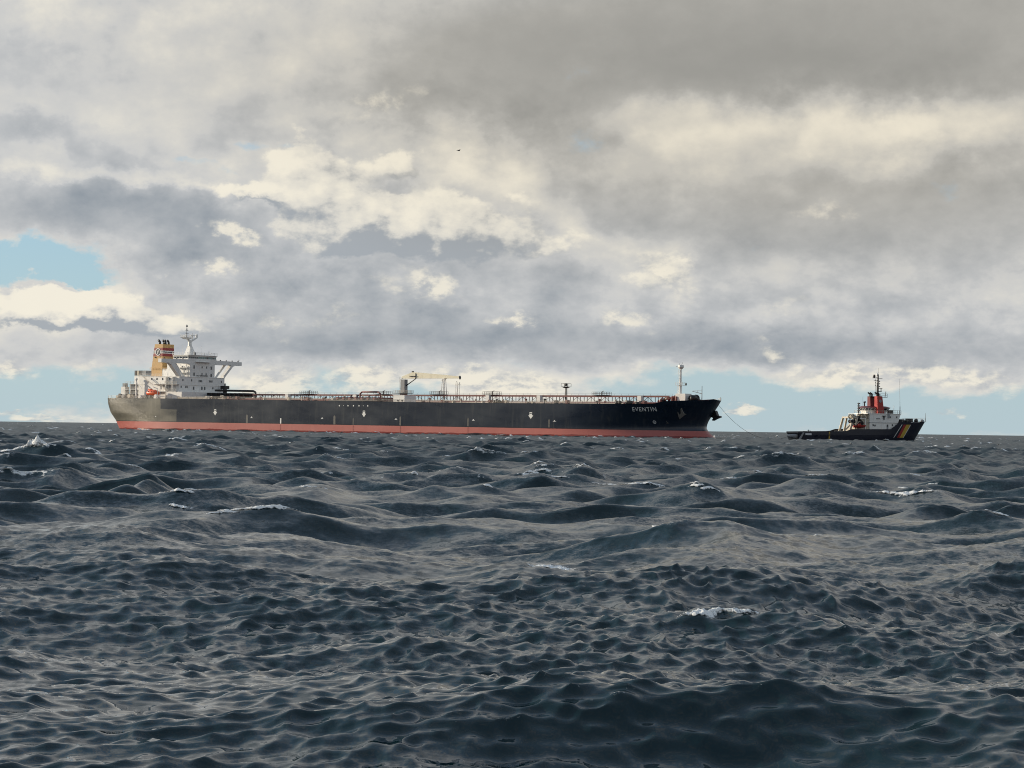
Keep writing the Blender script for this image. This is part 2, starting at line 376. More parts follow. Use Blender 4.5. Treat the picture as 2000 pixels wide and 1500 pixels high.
# ------------------------------------------------------------------ mesh builder: coordinates (x forward, s starboard, z up)
class MB:
    def __init__(s): s.v = []; s.f = []
    def pt(s, p): return (p[0], -p[1], p[2])
    def poly(s, pts):
        i = len(s.v); s.v += [s.pt(p) for p in pts]; s.f.append(tuple(range(i, i + len(pts)))); return s
    def box(s, x0, x1, s0, s1, z0, z1):
        i = len(s.v)
        s.v += [s.pt(p) for p in ((x0,s0,z0),(x1,s0,z0),(x1,s1,z0),(x0,s1,z0),(x0,s0,z1),(x1,s0,z1),(x1,s1,z1),(x0,s1,z1))]
        s.f += [tuple(i + k for k in q) for q in ((0,1,2,3),(4,7,6,5),(0,4,5,1),(1,5,6,2),(2,6,7,3),(3,7,4,0))]
        return s
    def frustum(s, lo, hi):            # two equal-length rings of points
        i = len(s.v); n = len(lo)
        s.v += [s.pt(p) for p in lo] + [s.pt(p) for p in hi]
        s.f.append(tuple(i + k for k in range(n))); s.f.append(tuple(i + n + k for k in reversed(range(n))))
        for k in range(n): s.f.append((i + k, i + (k + 1) % n, i + n + (k + 1) % n, i + n + k))
        return s
    def prism_xz(s, pts, s0, s1): return s.frustum([(x, s0, z) for x, z in pts], [(x, s1, z) for x, z in pts])
    def prism_sz(s, pts, x0, x1): return s.frustum([(x0, a, z) for a, z in pts], [(x1, a, z) for a, z in pts])
    def prism_xs(s, pts, z0, z1): return s.frustum([(x, a, z0) for x, a in pts], [(x, a, z1) for x, a in pts])
    def tube(s, p0, p1, r0, r1=None, n=6):
        r1 = r0 if r1 is None else r1
        a, b = Vector(p0), Vector(p1); d = (b - a).normalized()
        u = d.orthogonal().normalized(); w_ = d.cross(u)
        ring = lambda c, r: [tuple(c + u * (r * math.cos(2 * math.pi * k / n)) + w_ * (r * math.sin(2 * math.pi * k / n))) for k in range(n)]
        return s.frustum(ring(a, r0), ring(b, r1))
    def path(s, pts, r, n=6):
        for a, b in zip(pts[:-1], pts[1:]): s.tube(a, b, r, r, n)
        return s
    def ball(s, c, rx, ry=None, rz=None, n=10, m=6):
        ry = rx if ry is None else ry; rz = rx if rz is None else rz
        i = len(s.v); s.v.append(s.pt((c[0], c[1], c[2] - rz)))
        for j in range(1, m):
            a = -math.pi / 2 + math.pi * j / m
            for k in range(n):
                t_ = 2 * math.pi * k / n
                s.v.append(s.pt((c[0] + rx * math.cos(a) * math.cos(t_), c[1] + ry * math.cos(a) * math.sin(t_), c[2] + rz * math.sin(a))))
        s.v.append(s.pt((c[0], c[1], c[2] + rz))); e = len(s.v) - 1
        for k in range(n):
            s.f.append((i, i + 1 + (k + 1) % n, i + 1 + k)); s.f.append((e, e - n + k, e - n + (k + 1) % n))
            for j in range(m - 2):
                b0 = i + 1 + j * n; s.f.append((b0 + k, b0 + (k + 1) % n, b0 + n + (k + 1) % n, b0 + n + k))
        return s
    def mesh(s, name, smooth=False):
        me = bpy.data.meshes.new(name); me.from_pydata(s.v, [], s.f)
        bm = bmesh.new(); bm.from_mesh(me)
        bmesh.ops.recalc_face_normals(bm, faces=bm.faces)
        bm.to_mesh(me); bm.free()
        if smooth: me.polygons.foreach_set('use_smooth', [True] * len(me.polygons))
        return me
    def build(s, name, material, parent=None, smooth=False, label=None, kind=None):
        me = s.mesh(name, smooth); me.materials.append(material)
        return link(name, me, parent, label, kind)

def link(name, me, parent=None, label=None, kind=None):
    ob = bpy.data.objects.new(name, me); col.objects.link(ob)
    if parent is not None: ob.parent = parent
    if label: ob['label'] = label
    if kind: ob['kind'] = kind
    return ob
def thing(name, label, cat, loc=(0, 0, 0), rz=0.0, group=None):
    e = bpy.data.objects.new(name, None); col.objects.link(e)
    e.empty_display_size = 2; e.location = loc; e.rotation_euler = (0, 0, rz)
    e['label'] = label; e['category'] = cat
    if group: e['group'] = group
    return e
def tag(ob, label, cat, group=None):
    ob['label'] = label; ob['category'] = cat
    if group: ob['group'] = group
    return ob
def text_outline(body, height, width, bold=0.012, track=1.0):
    cu = bpy.data.curves.new('lettering', 'FONT'); cu.body = body; cu.offset = bold; cu.space_character = track
    to = bpy.data.objects.new('lettering', cu); col.objects.link(to)
    dg = bpy.context.evaluated_depsgraph_get()
    me = to.evaluated_get(dg).to_mesh()
    v = np.array([p.co[:2] for p in me.vertices]); f = [tuple(p.vertices) for p in me.polygons]
    to.evaluated_get(dg).to_mesh_clear()
    bpy.data.objects.remove(to); bpy.data.curves.remove(cu)
    v -= v.min(0); v /= v.max(0)
    return v * np.array([width, height]), f
# ------------------------------------------------------------------ sea: wind waves from a spectrum, displaced into sharp crests
rng = np.random.default_rng(11)
WIND = math.radians(-74.0)           # waves run towards the viewer and to the right
HS, LP, CHOP, CHOP_B = 0.98, 15.0, 1.20, 0.85
G = 9.81
def spectrum_tile(L, N, kmin, kmax, seed):
    r = np.random.default_rng(seed)
    k1 = np.fft.fftfreq(N, 1.0 / N) * 2 * np.pi / L
    kx, ky = np.meshgrid(k1, k1, indexing='ij')
    k = np.hypot(kx, ky); k[0, 0] = 1e-6
    kp = 2 * np.pi / LP
    th = np.arctan2(ky, kx)
    def spread(th0, p):
        c = np.cos((th - th0) / 1.0); return np.where(c > 0, c, 0.12 * np.abs(c)) ** p
    sp = 0.78 * spread(WIND, 7.0) + 0.24 * spread(WIND + math.radians(48), 5.0) + 0.05 + 0.10 * np.clip(k / 6.0, 0, 1)
    S = np.where(k < 0.6, k ** -4.4, np.where(k < 3.0, 0.6 ** 0.15 * k ** -4.55, 0.6 ** 0.15 * 3.0 ** -1.15 * k ** -3.4)) * np.exp(-1.2 * (kp / k) ** 2) * sp * np.exp(-(k * 0.035) ** 2)
    if kmin > 2: S = S * np.clip((k / 7.5), 0, 1) ** 2 * (1 + np.clip((k - 6) / 5.0, 0, 3.2))     # short wind ripples
    S[(k < kmin) | (k >= kmax)] = 0
    a = np.sqrt(S) * (2 * np.pi / L) * (r.standard_normal((N, N)) + 1j * r.standard_normal((N, N)))
    H = a * N * N
    real = lambda X: np.real(np.fft.ifft2(X)).astype(np.float32)
    h = real(H); Dx = real(1j * kx / k * H); Dy = real(1j * ky / k * H)
    Jxx = real(kx * kx / k * H); Jyy = real(ky * ky / k * H); Jxy = real(kx * ky / k * H)
    return dict(L=L, N=N, h=h, dx=Dx, dy=Dy, jxx=Jxx, jyy=Jyy, jxy=Jxy)
KC = 2 * np.pi / 1.6
TA = spectrum_tile(233.0, 1024, 0.05, KC, 5)
TB = spectrum_tile(41.7, 768, KC, 2 * np.pi / 0.16, 6)
TC = spectrum_tile(157.0, 1024, 2 * np.pi / 7.0, 2 * np.pi / 1.9, 9)     # steep short seas of the open water
amp = HS / 4.0 / np.std(TA['h'])
for T in (TA, TB, TC):
    for key in ('h', 'dx', 'dy', 'jxx', 'jyy', 'jxy'): T[key] *= amp * (0.88 if T is TB else 1.7 if T is TC else 1.0)
def sample(T, key, X, Y):
    F = T[key]; N = T['N']
    u = X / T['L'] * N; v = Y / T['L'] * N
    iu = np.floor(u).astype(np.int64); iv = np.floor(v).astype(np.int64)
    fu = (u - iu).astype(np.float32); fv = (v - iv).astype(np.float32)
    iu %= N; iv %= N; ju = (iu + 1) % N; jv = (iv + 1) % N
    return (F[iu, iv] * (1 - fu) + F[ju, iv] * fu) * (1 - fv) + (F[iu, jv] * (1 - fu) + F[ju, jv] * fu) * fv

# a few single seas that stand out: x, y of the crest, crest direction (deg), half length, half width, height, foam
CRESTS = [
    (3.55, 36.0, 12, 2.2, 1.5, 0.42, 0.9), (-2.0, 32.5, 35, 1.6, 1.3, 0.32, 0.35), (16.3, 96.0, -12, 6.0, 2.2, 0.62, 1.0), (-34.2, 163.0, 4, 3.5, 2.2, 0.7, 1.0),
    (4.5, 68.0, -18, 2.6, 1.8, 0.34, 0.9), (8.0, 62.5, 8, 2.4, 1.6, 0.30, 0.9), (-11.5, 78.0, 22, 3.2, 1.9, 0.45, 0.9), (2.2, 21.0, 12, 2.8, 1.3, 0.15, 0.0),
    (-7.5, 43.0, -6, 3.0, 1.7, 0.32, 0.25), (12.0, 46.0, -10, 3.0, 1.8, 0.30, 0.1), (19.5, 63.0, 4, 2.4, 1.6, 0.3, 0.8), (-1.0, 100.0, 18, 4.5, 2.2, 0.5, 0.7),
    (24.0, 120.0, 0, 4.5, 2.2, 0.4, 0.5), (-21.0, 62.0, 8, 3.0, 1.6, 0.3, 0.3), (1.0, 49.0, 6, 4.2, 2.0, 0.36, 0.25),
]
CRESTS0 = list(CRESTS)
CRESTS = [(cx * (2.8 - 0.7 * hh) / 2.8, cy * (2.8 - 0.7 * hh) / 2.8, a_, hl, hw, hh, fo) if cy < 90 else (cx, cy, a_, hl, hw, hh, fo) for (cx, cy, a_, hl, hw, hh, fo) in CRESTS]
def crest_field(X, Y):
    H = np.zeros(X.shape, np.float32); Fm = np.zeros(X.shape, np.float32)
    for (cx, cy, a, hl, hw, hh, fo) in CRESTS:
        near = (np.abs(X - cx) < hl * 3.2) & (np.abs(Y - cy) < hl * 3.2)
        if not near.any(): continue
        x = X[near] - cx; y = Y[near] - cy
        ca, sa = math.cos(math.radians(a)), math.sin(math.radians(a))
        al = (x * ca + y * sa) / hl; ac = (-x * sa + y * ca + 0.25 * hw * np.sin(al * 2.2)) / hw
        env = np.exp(-al ** 2)
        H[near] += hh * env * (np.exp(-np.abs(ac) ** 1.25 * 1.6) - 0.30 * np.exp(-((ac + 2.0) / 1.1) ** 2))
        Fm[near] = np.maximum(Fm[near], fo * np.exp(-(al * 1.3) ** 2) * np.exp(-((ac - 0.25) / 0.50) ** 2))
    return H, Fm
def sea_at(X, Y, dr):
    X = np.asarray(X, np.float64); Y = np.asarray(Y, np.float64)
    wB = 0.75 * np.clip(1.0 - (dr - 0.10) / 0.8, 0, 1).astype(np.float32)
    R = np.hypot(X, Y)
    near_calm = np.clip((R - 6) / 30.0, 0.72, 1.0).astype(np.float32)
    # gusts: patches where the short chop is stronger or weaker
    gust = 1.0 + 0.45 * (sample(TA, 'h', X * 0.23 + 40, Y * 0.23 + 90) / (HS / 4))
    wB = wB * np.clip(gust, 0.35, 1.9).astype(np.float32)
    ch, cf = crest_field(X, Y)
    wC = np.clip((R - 38) / 45.0, 0, 1).astype(np.float32)
    h = sample(TA, 'h', X, Y) * near_calm + sample(TB, 'h', X, Y) * wB + ch + sample(TC, 'h', X, Y) * wC
    ox = sample(TA, 'dx', X, Y) * CHOP * near_calm + sample(TB, 'dx', X, Y) * wB * CHOP_B + sample(TC, 'dx', X, Y) * wC
    oy = sample(TA, 'dy', X, Y) * CHOP * near_calm + sample(TB, 'dy', X, Y) * wB * CHOP_B + sample(TC, 'dy', X, Y) * wC
    return h, ox, oy, cf, wB
def foam_at(X, Y, wB):
    jxx = sample(TA, 'jxx', X, Y) + 0.5 * sample(TB, 'jxx', X, Y) * wB
    jyy = sample(TA, 'jyy', X, Y) + 0.5 * sample(TB, 'jyy', X, Y) * wB
    jxy = sample(TA, 'jxy', X, Y) + 0.5 * sample(TB, 'jxy', X, Y) * wB
    return (1 - CHOP * jxx) * (1 - CHOP * jyy) - (CHOP * jxy) ** 2

rs = [4.0]
while rs[-1] < 12000.0:
    r = rs[-1]
    rs.append(r + (0.008 * r if r < 9 else 0.0028 * r if r < 45 else 0.0036 * r if r < 80 else 0.0040 * r if r < 420 else 0.0085 * r))
rs = np.array(rs)
dense = np.radians(np.linspace(-15.2, 15.2, 800))
coarse = np.radians(np.concatenate([np.linspace(15.7, 40, 26), np.linspace(44, 180, 30)]))
azs = np.concatenate([-coarse[::-1], dense, coarse])
nr, na = len(rs), len(azs)
R2, A2 = np.meshgrid(rs, azs, indexing='ij')
X0 = (R2 * np.sin(A2)); Y0 = (R2 * np.cos(A2))
DR = np.gradient(rs)[:, None] * np.ones((1, na))
H, OX, OY, CF, WB = sea_at(X0, Y0, DR)
J = foam_at(X0, Y0, WB)
far_foam = np.clip((R2 - 120) / 500.0, 0, 1)
thr = np.percentile(J[:, 60:-60][(R2[:, 60:-60] > 15) & (R2[:, 60:-60] < 300)], 2.0)
foam = np.clip((thr + 0.10 - J) / 0.22, 0, 1)
foam = foam * np.clip((R2 - 45) / 60, 0.4, 1)
foam = np.maximum(foam, CF * 0.60)
fade = np.clip(1.0 - (R2 - 7000) / 4000, 0, 1)
V = np.stack([X0 + OX * fade, Y0 + OY * fade, H * fade], -1).reshape(-1, 3).astype(np.float32)
idx = np.arange(nr * na, dtype=np.int32).reshape(nr, na)
q4 = np.stack([idx[:-1, :-1], idx[:-1, 1:], idx[1:, 1:], idx[1:, :-1]], -1).reshape(-1, 4)
# counter-clockwise from above
q4 = q4[:, ::-1].copy()
me = bpy.data.meshes.new('sea')
me.vertices.add(len(V)); me.vertices.foreach_set('co', V.ravel())
me.loops.add(q4.size); me.loops.foreach_set('vertex_index', q4.ravel())
me.polygons.add(len(q4))
me.polygons.foreach_set('loop_start', np.arange(0, q4.size, 4, dtype=np.int32))
me.polygons.foreach_set('use_smooth', np.ones(len(q4), bool))
at = me.attributes.new('foam', 'FLOAT', 'POINT'); at.data.foreach_set('value', foam.astype(np.float32).ravel())
me.update(calc_edges=True)
sea = bpy.data.objects.new('sea', me); col.objects.link(sea)
sea['kind'] = 'structure'
sea['label'] = 'dark choppy slate blue sea with small whitecaps'

def water_material():
    m = bpy.data.materials.new('sea water'); m.use_nodes = True
    t = NT(m.node_tree); t.n.clear()
    o = t.add('ShaderNodeOutputMaterial')
    pos = t.add('ShaderNodeNewGeometry').outputs['Position']
    cd = t.add('ShaderNodeCameraData')
    # wind ripples, long across the wind
    rot = t.add('ShaderNodeVectorRotate', rotation_type='Z_AXIS'); t.l.new(pos, rot.inputs['Vector']); rot.inputs['Angle'].default_value = -WIND
    wv = t.vmath('MULTIPLY', rot.outputs[0], (1.0, 0.30, 1.0))
    gust = t.noise(pos, 0.09, 4, 0.6)
    nrm = t.add('ShaderNodeNewGeometry').outputs['Normal']
    half = (0.5, 0.5, 0.5)
    r_long = t.vmath('SUBTRACT', t.noise(rot.outputs[0], 1.3, 2, 0.6, dist=0.5, color=True), half)
    r_mid = t.vmath('SUBTRACT', t.noise(t.vmath('MULTIPLY', rot.outputs[0], (1.0, 0.7, 1.0)), 4.2, 3, 0.62, dist=0.8, color=True), half)
    r_fine = t.vmath('SUBTRACT', t.noise(t.vmath('MULTIPLY', rot.outputs[0], (1.0, 0.6, 1.0)), 15.0, 3, 0.6, color=True), half)
    silk = t.step(t.noise(t.vmath('MULTIPLY', rot.outputs[0], (0.16, 0.07, 1.0)), 1.0, 4, 0.6, dist=0.5), 0.40, 0.62)
    rad = t.add('ShaderNodeVectorMath', operation='LENGTH'); t.l.new(pos, rad.inputs[0])
    far = t.lin(t.math('LOGARITHM', t.math('MAXIMUM', rad.outputs['Value'], 1.0), 10.0), 1.4, 2.6)   # the far mesh carries no short waves
    slope = t.scale(r_long, 0.40)
    slope = t.vmath('ADD', slope, t.scale(r_mid, t.math('MULTIPLY', t.lin(silk, 0.0, 1.0, 0.30, 1.0), t.lin(far, 0.0, 1.0, 0.45, 0.9))))
    slope = t.vmath('ADD', slope, t.scale(r_fine, t.math('MULTIPLY', t.lin(silk, 0.0, 1.0, 0.4, 1.0), t.lin(far, 0.0, 1.0, 0.30, 0.7))))
    nn = t.vmath('NORMALIZE', t.vmath('ADD', nrm, t.vmath('MULTIPLY', slope, (1.0, 1.0, 0.0))))
    b = t.add('ShaderNodeBsdfPrincipled')
    b.inputs['Base Color'].default_value = (0.0055, 0.020, 0.0255, 1)
    t.l.new(t.math('MULTIPLY_ADD', far, 0.36, 0.03), b.inputs['Roughness'])   # waves too short for the far mesh
    b.inputs['IOR'].default_value = 1.333
    b.inputs['Specular IOR Level'].default_value = 0.50
    t.l.new(nn, b.inputs['Normal'])
    # foam
    fa = t.add('ShaderNodeAttribute'); fa.attribute_name = 'foam'
    lace = t.noise(wv, 4.5, 6, 0.68)
    lace2 = t.noise(pos, 22.0, 4, 0.65)
    ff = t.math('ADD', t.math('MULTIPLY', fa.outputs['Fac'], 0.72), t.math('MULTIPLY', t.math('SUBTRACT', lace, 0.5), 1.3))
    ff = t.math('ADD', ff, t.math('MULTIPLY', t.math('SUBTRACT', lace2, 0.5), 0.9))
    fm = t.step(ff, 0.46, 0.70)
    fm = t.math('MULTIPLY', fm, t.step(fa.outputs['Fac'], 0.02, 0.2))
    fo = t.add('ShaderNodeBsdfPrincipled')
    fo.inputs['Base Color'].default_value = (0.80, 0.81, 0.80, 1)
    fo.inputs['Roughness'].default_value = 0.7
    bp2 = t.add('ShaderNodeBump'); bp2.inputs['Strength'].default_value = 0.8; bp2.inputs['Distance'].default_value = 0.06
    t.l.new(lace2, bp2.inputs['Height']); t.l.new(bp2.outputs[0], fo.inputs['Normal'])
    mx = t.add('ShaderNodeMixShader')
    t.l.new(fm, mx.inputs[0]); t.l.new(b.outputs[0], mx.inputs[1]); t.l.new(fo.outputs[0], mx.inputs[2])
    t.l.new(mx.outputs[0], o.inputs[0])
    return m
me.materials.append(water_material())
# ------------------------------------------------------------------ tanker hull form (x from the stern, half breadth, z above the water)
def lerp_tab(x, xs, ys): return float(np.interp(x, xs, ys))
def stem_x(z): return lerp_tab(z, (-3, -1, 0.6, 2, 3.2, 3.9, 5, 6.2, 7.5, 10, 13.5, 14.5), (274.4, 273.2, 270.6, 268.5, 267.3, 267.0, 267.2, 267.6, 268.4, 269.8, 271.9, 272.5))
def half_beam(x, z):
    xs = stem_x(z); k = min(max((z + 1) / 13., 0), 1)
    le = 50 - 5 * k; n = 2.0 + 0.5 * k; p = 0.62 - 0.10 * k
    t = min(max((x - (xs - le)) / le, 0), 1); yb = 24 * (1 - t ** n) ** p
    y0 = lerp_tab(z, (-3, 0, 3.8, 6.9, 10.2, 12.7, 14), (8.5, 11, 13.6, 16.9, 18.4, 18.8, 18.9))
    u = min(max(x / 46., 0), 1); ys = y0 + (24 - y0) * (1 - (1 - u) ** 2.3)
    if x < 3.5: ys -= 1.6 * (1 - x / 3.5) ** 2
    return min(yb, ys)
def deck_z(x): return lerp_tab(x, (0, 58, 122, 181, 245, 257.5, 260.5, 264, 272.5), (12.75, 12.45, 12.0, 11.6, 11.65, 11.78, 12.78, 12.95, 13.55))

TH = 0.595867
tanker = thing('oil_tanker', 'long black oil tanker with red waterline, white deckhouse aft and EVENTIN on its bow', 'tanker', (-154.477, 939.691, 0), -TH)

# hull shell
us = np.concatenate([np.linspace(0, 0.012, 7), np.linspace(0.02, 0.17, 22), np.linspace(0.2, 0.8, 25), np.linspace(0.81, 0.985, 30), 1 - np.geomspace(0.012, 0.0002, 9), [1.0]])
NZ = 20
mb = MB(); rows = {}
for sgn in (1, -1):
    for i, u in enumerate(us):
        for j in range(NZ + 1):
            x = u * 271.0
            zt = deck_z(x)
            z = -3 + (zt + 3) * j / NZ
            x = u * stem_x(z)
            rows[(sgn, i, j)] = len(mb.v); mb.v.append(mb.pt((x, sgn * half_beam(x, z), z)))
for sgn in (1, -1):
    for i in range(len(us) - 1):
        for j in range(NZ):
            a, b, c, d = rows[(sgn, i, j)], rows[(sgn, i + 1, j)], rows[(sgn, i + 1, j + 1)], rows[(sgn, i, j + 1)]
            mb.f.append((a, b, c, d) if sgn > 0 else (a, d, c, b))
for j in range(NZ):
    mb.f.append((rows[(1, 0, j)], rows[(1, 0, j + 1)], rows[(-1, 0, j + 1)], rows[(-1, 0, j)]))
hull = mb.build('hull', M_hull, tanker, smooth=True, label='black hull with red boot topping and chalky grey stern with painted-in sheen')
bm = bmesh.new(); bm.from_mesh(hull.data); bmesh.ops.remove_doubles(bm, verts=bm.verts, dist=0.002)
bmesh.ops.recalc_face_normals(bm, faces=bm.faces); bm.to_mesh(hull.data); bm.free()
# deck plating, a little below the sheer strake
mb = MB(); prev = None
xs = np.concatenate([np.linspace(0.3, 6, 5), np.linspace(10, 256, 42), np.linspace(257.5, 271, 12)])
for x in xs:
    z = deck_z(x) - 0.12; y = max(half_beam(x, z) - 0.06, 0.05)
    i = len(mb.v); mb.v += [mb.pt((x, y, z)), mb.pt((x, 0, z + 0.45)), mb.pt((x, -y, z))]
    if prev is not None: mb.f += [(prev, i, i + 1, prev + 1), (prev + 1, i + 1, i + 2, prev + 2)]
    prev = i
deck = mb.build('deck', M_deck, tanker, label='red brown main deck')

# marks painted or welded on the starboard side
def side_poly(pts, name, material, parent, off=0.04, both=False):
    m = MB(); m.poly([(x, half_beam(x, z) + off, z) for x, z in pts])
    return m.build(name, material, parent)
for xc in (64.03, 136.96, 211.1):
    side_poly([(xc - 0.55, 8.45), (xc + 0.55, 8.45), (xc + 0.55, 7.35), (xc + 1.05, 7.35), (xc, 6.1), (xc - 1.05, 7.35), (xc - 0.55, 7.35)], 'arrow_mark', M_mark, hull)
    side_poly([(xc - 0.42, 8.20), (xc + 0.42, 8.20), (xc + 0.42, 7.92), (xc - 0.42, 7.92)], 'arrow_lettering', M_navy, hull, 0.06)
for xc in (82.55, 117.19, 151.82, 186.44, 221.07):
    side_poly([(xc - 0.75, 5.25), (xc + 0.75, 5.25), (xc + 0.25, 5.48), (xc + 0.2, 5.8), (xc - 0.2, 5.8), (xc - 0.25, 5.48)], 'tug_push_mark', M_letter, hull)
side_poly([(96.75, 3.25), (97.35, 3.25), (97.35, 5.3), (96.75, 5.3)], 'draught_mark', M_mark, hull)
for i, xc in enumerate((125.3, 127.3, 129.4, 132.0, 134.6, 136.6, 138.7)):
    r = 0.28 if i in (0, 2, 3, 4, 6) else 0.14
    side_poly([(xc + r * math.cos(k * math.pi / 4), 10.25 + r * math.sin(k * math.pi / 4)) for k in range(8)], 'scupper', M_mark, hull)
for xc, wd, zt in ((80.2, 0.9, 6.7), (123.05, 0.95, 6.7), (131.94, 0.4, 5.87), (153.73, 0.6, 6.6), (184.1, 0.55, 6.45), (218.8, 0.5, 6.3)):
    side_poly([(xc - wd / 2, 3.2), (xc + wd / 2, 3.2), (xc + wd / 2, zt - 0.5), (xc, zt), (xc - wd / 2, zt - 0.6)], 'scuff_strip', M_scuff, hull, 0.02)
for xc in (97.0, 131.94, 153.75, 184.1): side_poly([(xc - 0.09, 0.2), (xc + 0.09, 0.2), (xc + 0.09, 2.9), (xc - 0.09, 2.9)], 'draught_scale', M_maroon, hull)
side_poly([(32.0, 5.2), (32.8, 5.2), (32.6, 5.45), (32.1, 5.7)], 'stern_mark', M_mark, hull)
for k in range(10):   # load line ring and cross by the bow
    a0, a1 = 2 * math.pi * k / 10, 2 * math.pi * (k + 1) / 10
    side_poly([(256.35 + r * math.cos(a), 5.51 + r * 1.1 * math.sin(a)) for r, a in ((0.52, a0), (0.52, a1), (0.36, a1), (0.36, a0))], 'thruster_mark', M_letter, hull, 0.06)
for d in (1, -1):
    side_poly([(256.35 - 0.3, 5.51 - 0.3 * d + 0.06), (256.35 - 0.3, 5.51 - 0.3 * d - 0.06), (256.35 + 0.3, 5.51 + 0.3 * d - 0.06), (256.35 + 0.3, 5.51 + 0.3 * d + 0.06)][::1], 'thruster_cross', M_letter, hull, 0.07)
side_poly([(259.6, 5.1), (260.2, 5.1), (260.2, 5.3), (260.05, 5.55), (259.75, 5.7), (259.95, 6.0), (259.75, 6.0), (259.55, 5.65), (259.9, 5.4), (259.9, 5.25), (259.6, 5.25)], 'bulb_mark', M_scuff, hull, 0.06)
# the name on the bow
tv, tf = text_outline('EVENTIN', 1.45, 7.5, 0.014, 1.18)
mb = MB(); mb.v = []
for a, b in tv:
    x, z = 250.50 + a, 9.08 + b + 0.022 * a
    mb.v.append(mb.pt((x, half_beam(x, z) + 0.07, z)))
mb.f = tf
mb.build('name_lettering', M_mark, hull, label='ship name EVENTIN in greyed white capitals')
# anchors
side = [(263.68, 9.18), (263.6, 8.0), (264.3, 8.67), (264.68, 10.11), (265.02, 10.51), (264.93, 9.6), (265.04, 8.56), (265.51, 8.44), (264.63, 7.76), (263.41, 6.69), (263.40, 7.87)]
mb = MB(); mb.frustum([(x, half_beam(x, z) + 0.05, z) for x, z in side], [(x, half_beam(x, z) + 0.42, z) for x, z in side])
mb.build('anchor', M_anchor, hull, label='grey scuffed starboard anchor housed in the bow')
pa_ = [(266.6, 7.56), (268.4, 9.58), (269.12, 9.85), (269.9, 8.12), (270.88, 7.94), (271.01, 7.51), (269.31, 6.91), (268.16, 6.31), (267.85, 6.63), (268.34, 7.04), (268.0, 7.44)]
MB().prism_xz(pa_, -4.4, -6.0).build('anchor', M_black, hull, label='dark port anchor jutting out past the stem')

# ------------------------------------------------------------------ railings
def railing(pts, name, material, parent, h=1.1, post=3.0, r=0.045, bars=3):
    m = MB()
    for a, b in zip(pts[:-1], pts[1:]):
        a, b = Vector(a), Vector(b); L = (b - a).length; n = max(1, int(L / post))
        for k in range(bars): m.tube(a + Vector((0, 0, h * (k + 1) / bars)), b + Vector((0, 0, h * (k + 1) / bars)), r, r, 4)
        for k in range(n + 1): p = a.lerp(b, k / n); m.tube(p, p + Vector((0, 0, h)), r * 1.1, r * 1.1, 4)
    return m.build(name, material, parent)
def edge_pts(x0, x1, n, sg, inset=0.35): return [(x, sg * (half_beam(x, deck_z(x)) - inset), deck_z(x) - 0.1) for x in np.linspace(x0, x1, n)]
railing(edge_pts(44, 257, 44, 1), 'railing', M_rail, tanker)
railing(edge_pts(60, 257, 24, -1), 'railing', M_rail, tanker)
railing(edge_pts(1, 44, 14, 1), 'railing', M_rail, tanker)
railing(edge_pts(262, 271.2, 6, -1, 0.1), 'railing', M_rail, tanker)
# folded bulwark plate section beside the deckhouse front
MB().box(44, 60, 23.3, 23.45, 12.3, 13.1).build('bulwark', M_rail, tanker)

# ------------------------------------------------------------------ deckhouse block
ZD = 12.55
def front_pt(zx, zy): return (13.5 - (zx - 1003) / 552.0 * 27.1, 21.3 - (zy - 790) * 0.03275)
win_small = MB().box(0, 0.07, -0.26, 0.26, -0.42, 0.42).mesh('window'); win_small.materials.append(M_glass)
win_big = MB().box(0, 0.07, -0.38, 0.38, -0.62, 0.62).mesh('window'); win_big.materials.append(M_glass)
win_side = MB().box(-0.28, 0.28, 0, 0.07, -0.42, 0.42).mesh('window'); win_side.materials.append(M_glass)
door_side = MB().box(-0.42, 0.42, 0, 0.07, -1.0, 1.0).mesh('door'); door_side.materials.append(M_grey)
def put(me, name, x, s, z, parent, label=None):
    ob = link(name, me, parent, label); ob.location = (x, -s, z); return ob
house = MB().box(13.4, 35.5, -13.5, 13.5, ZD - 0.4, 21.45).build('deckhouse', M_white, tanker, label='white lower deckhouse block')
for p in ((1045, 825), (1150, 825), (1515, 830), (1240, 830), (1256, 830), (1272, 830), (1366, 830), (1382, 830), (1398, 830), (1025, 908), (1080, 908), (1096, 908), (1515, 920), (1410, 912)):
    a, z = front_pt(*p); put(win_small, 'window', 35.5, a, z, house)
for p in ((1175, 920), (1275, 918), (1310, 918), (1205, 1010), (970, 1000)):
    a, z = front_pt(*p)
    if a < 13: put(win_big, 'window', 35.5, a, z, house)
for zx, zy in ((708, 820), (783, 820), (878, 820), (800, 912), (640, 820), (762, 985)):
    put(win_side, 'window', 35.5 + (zx - 1003) / 24.4, 13.5, 21.5 - (zy - 790) * 0.0327, house)
for zx, zy in ((762, 918), (848, 912), (880, 925)):
    put(door_side, 'door', 35.5 + (zx - 1003) / 24.4, 13.5, 21.5 - (zy - 790) * 0.0327, house)
MB().box(13.2, 35.65, -13.65, 13.65, 18.22, 18.34).build('deck_edge', M_white, house)
MB().box(13.2, 35.65, -13.65, 13.65, 21.45, 21.6).build('deck_edge', M_white, house)
for x in (29.0, 32.6): MB().box(x, x + 0.25, 13.52, 14.7, ZD, 21.4).build('frame_post', M_white, house)
MB().box(20, 35.4, 13.52, 15.2, 15.45, 15.6).build('side_gallery', M_white, house)
railing([(20, 15.1, 15.6), (35.2, 15.1, 15.6)], 'gallery_railing', M_rail, house, 1.0, 2.0, 0.04)
MB().box(22, 35.4, 13.52, 14.9, 18.35, 18.5).build('side_gallery', M_white, house)
railing([(22, 14.8, 18.5), (35.2, 14.8, 18.5)], 'gallery_railing', M_rail, house, 1.0, 2.0, 0.04)
railing([(13.6, 13.4, 21.6), (35.4, 13.4, 21.6)], 'gallery_railing', M_white, house, 1.0, 2.0, 0.035)
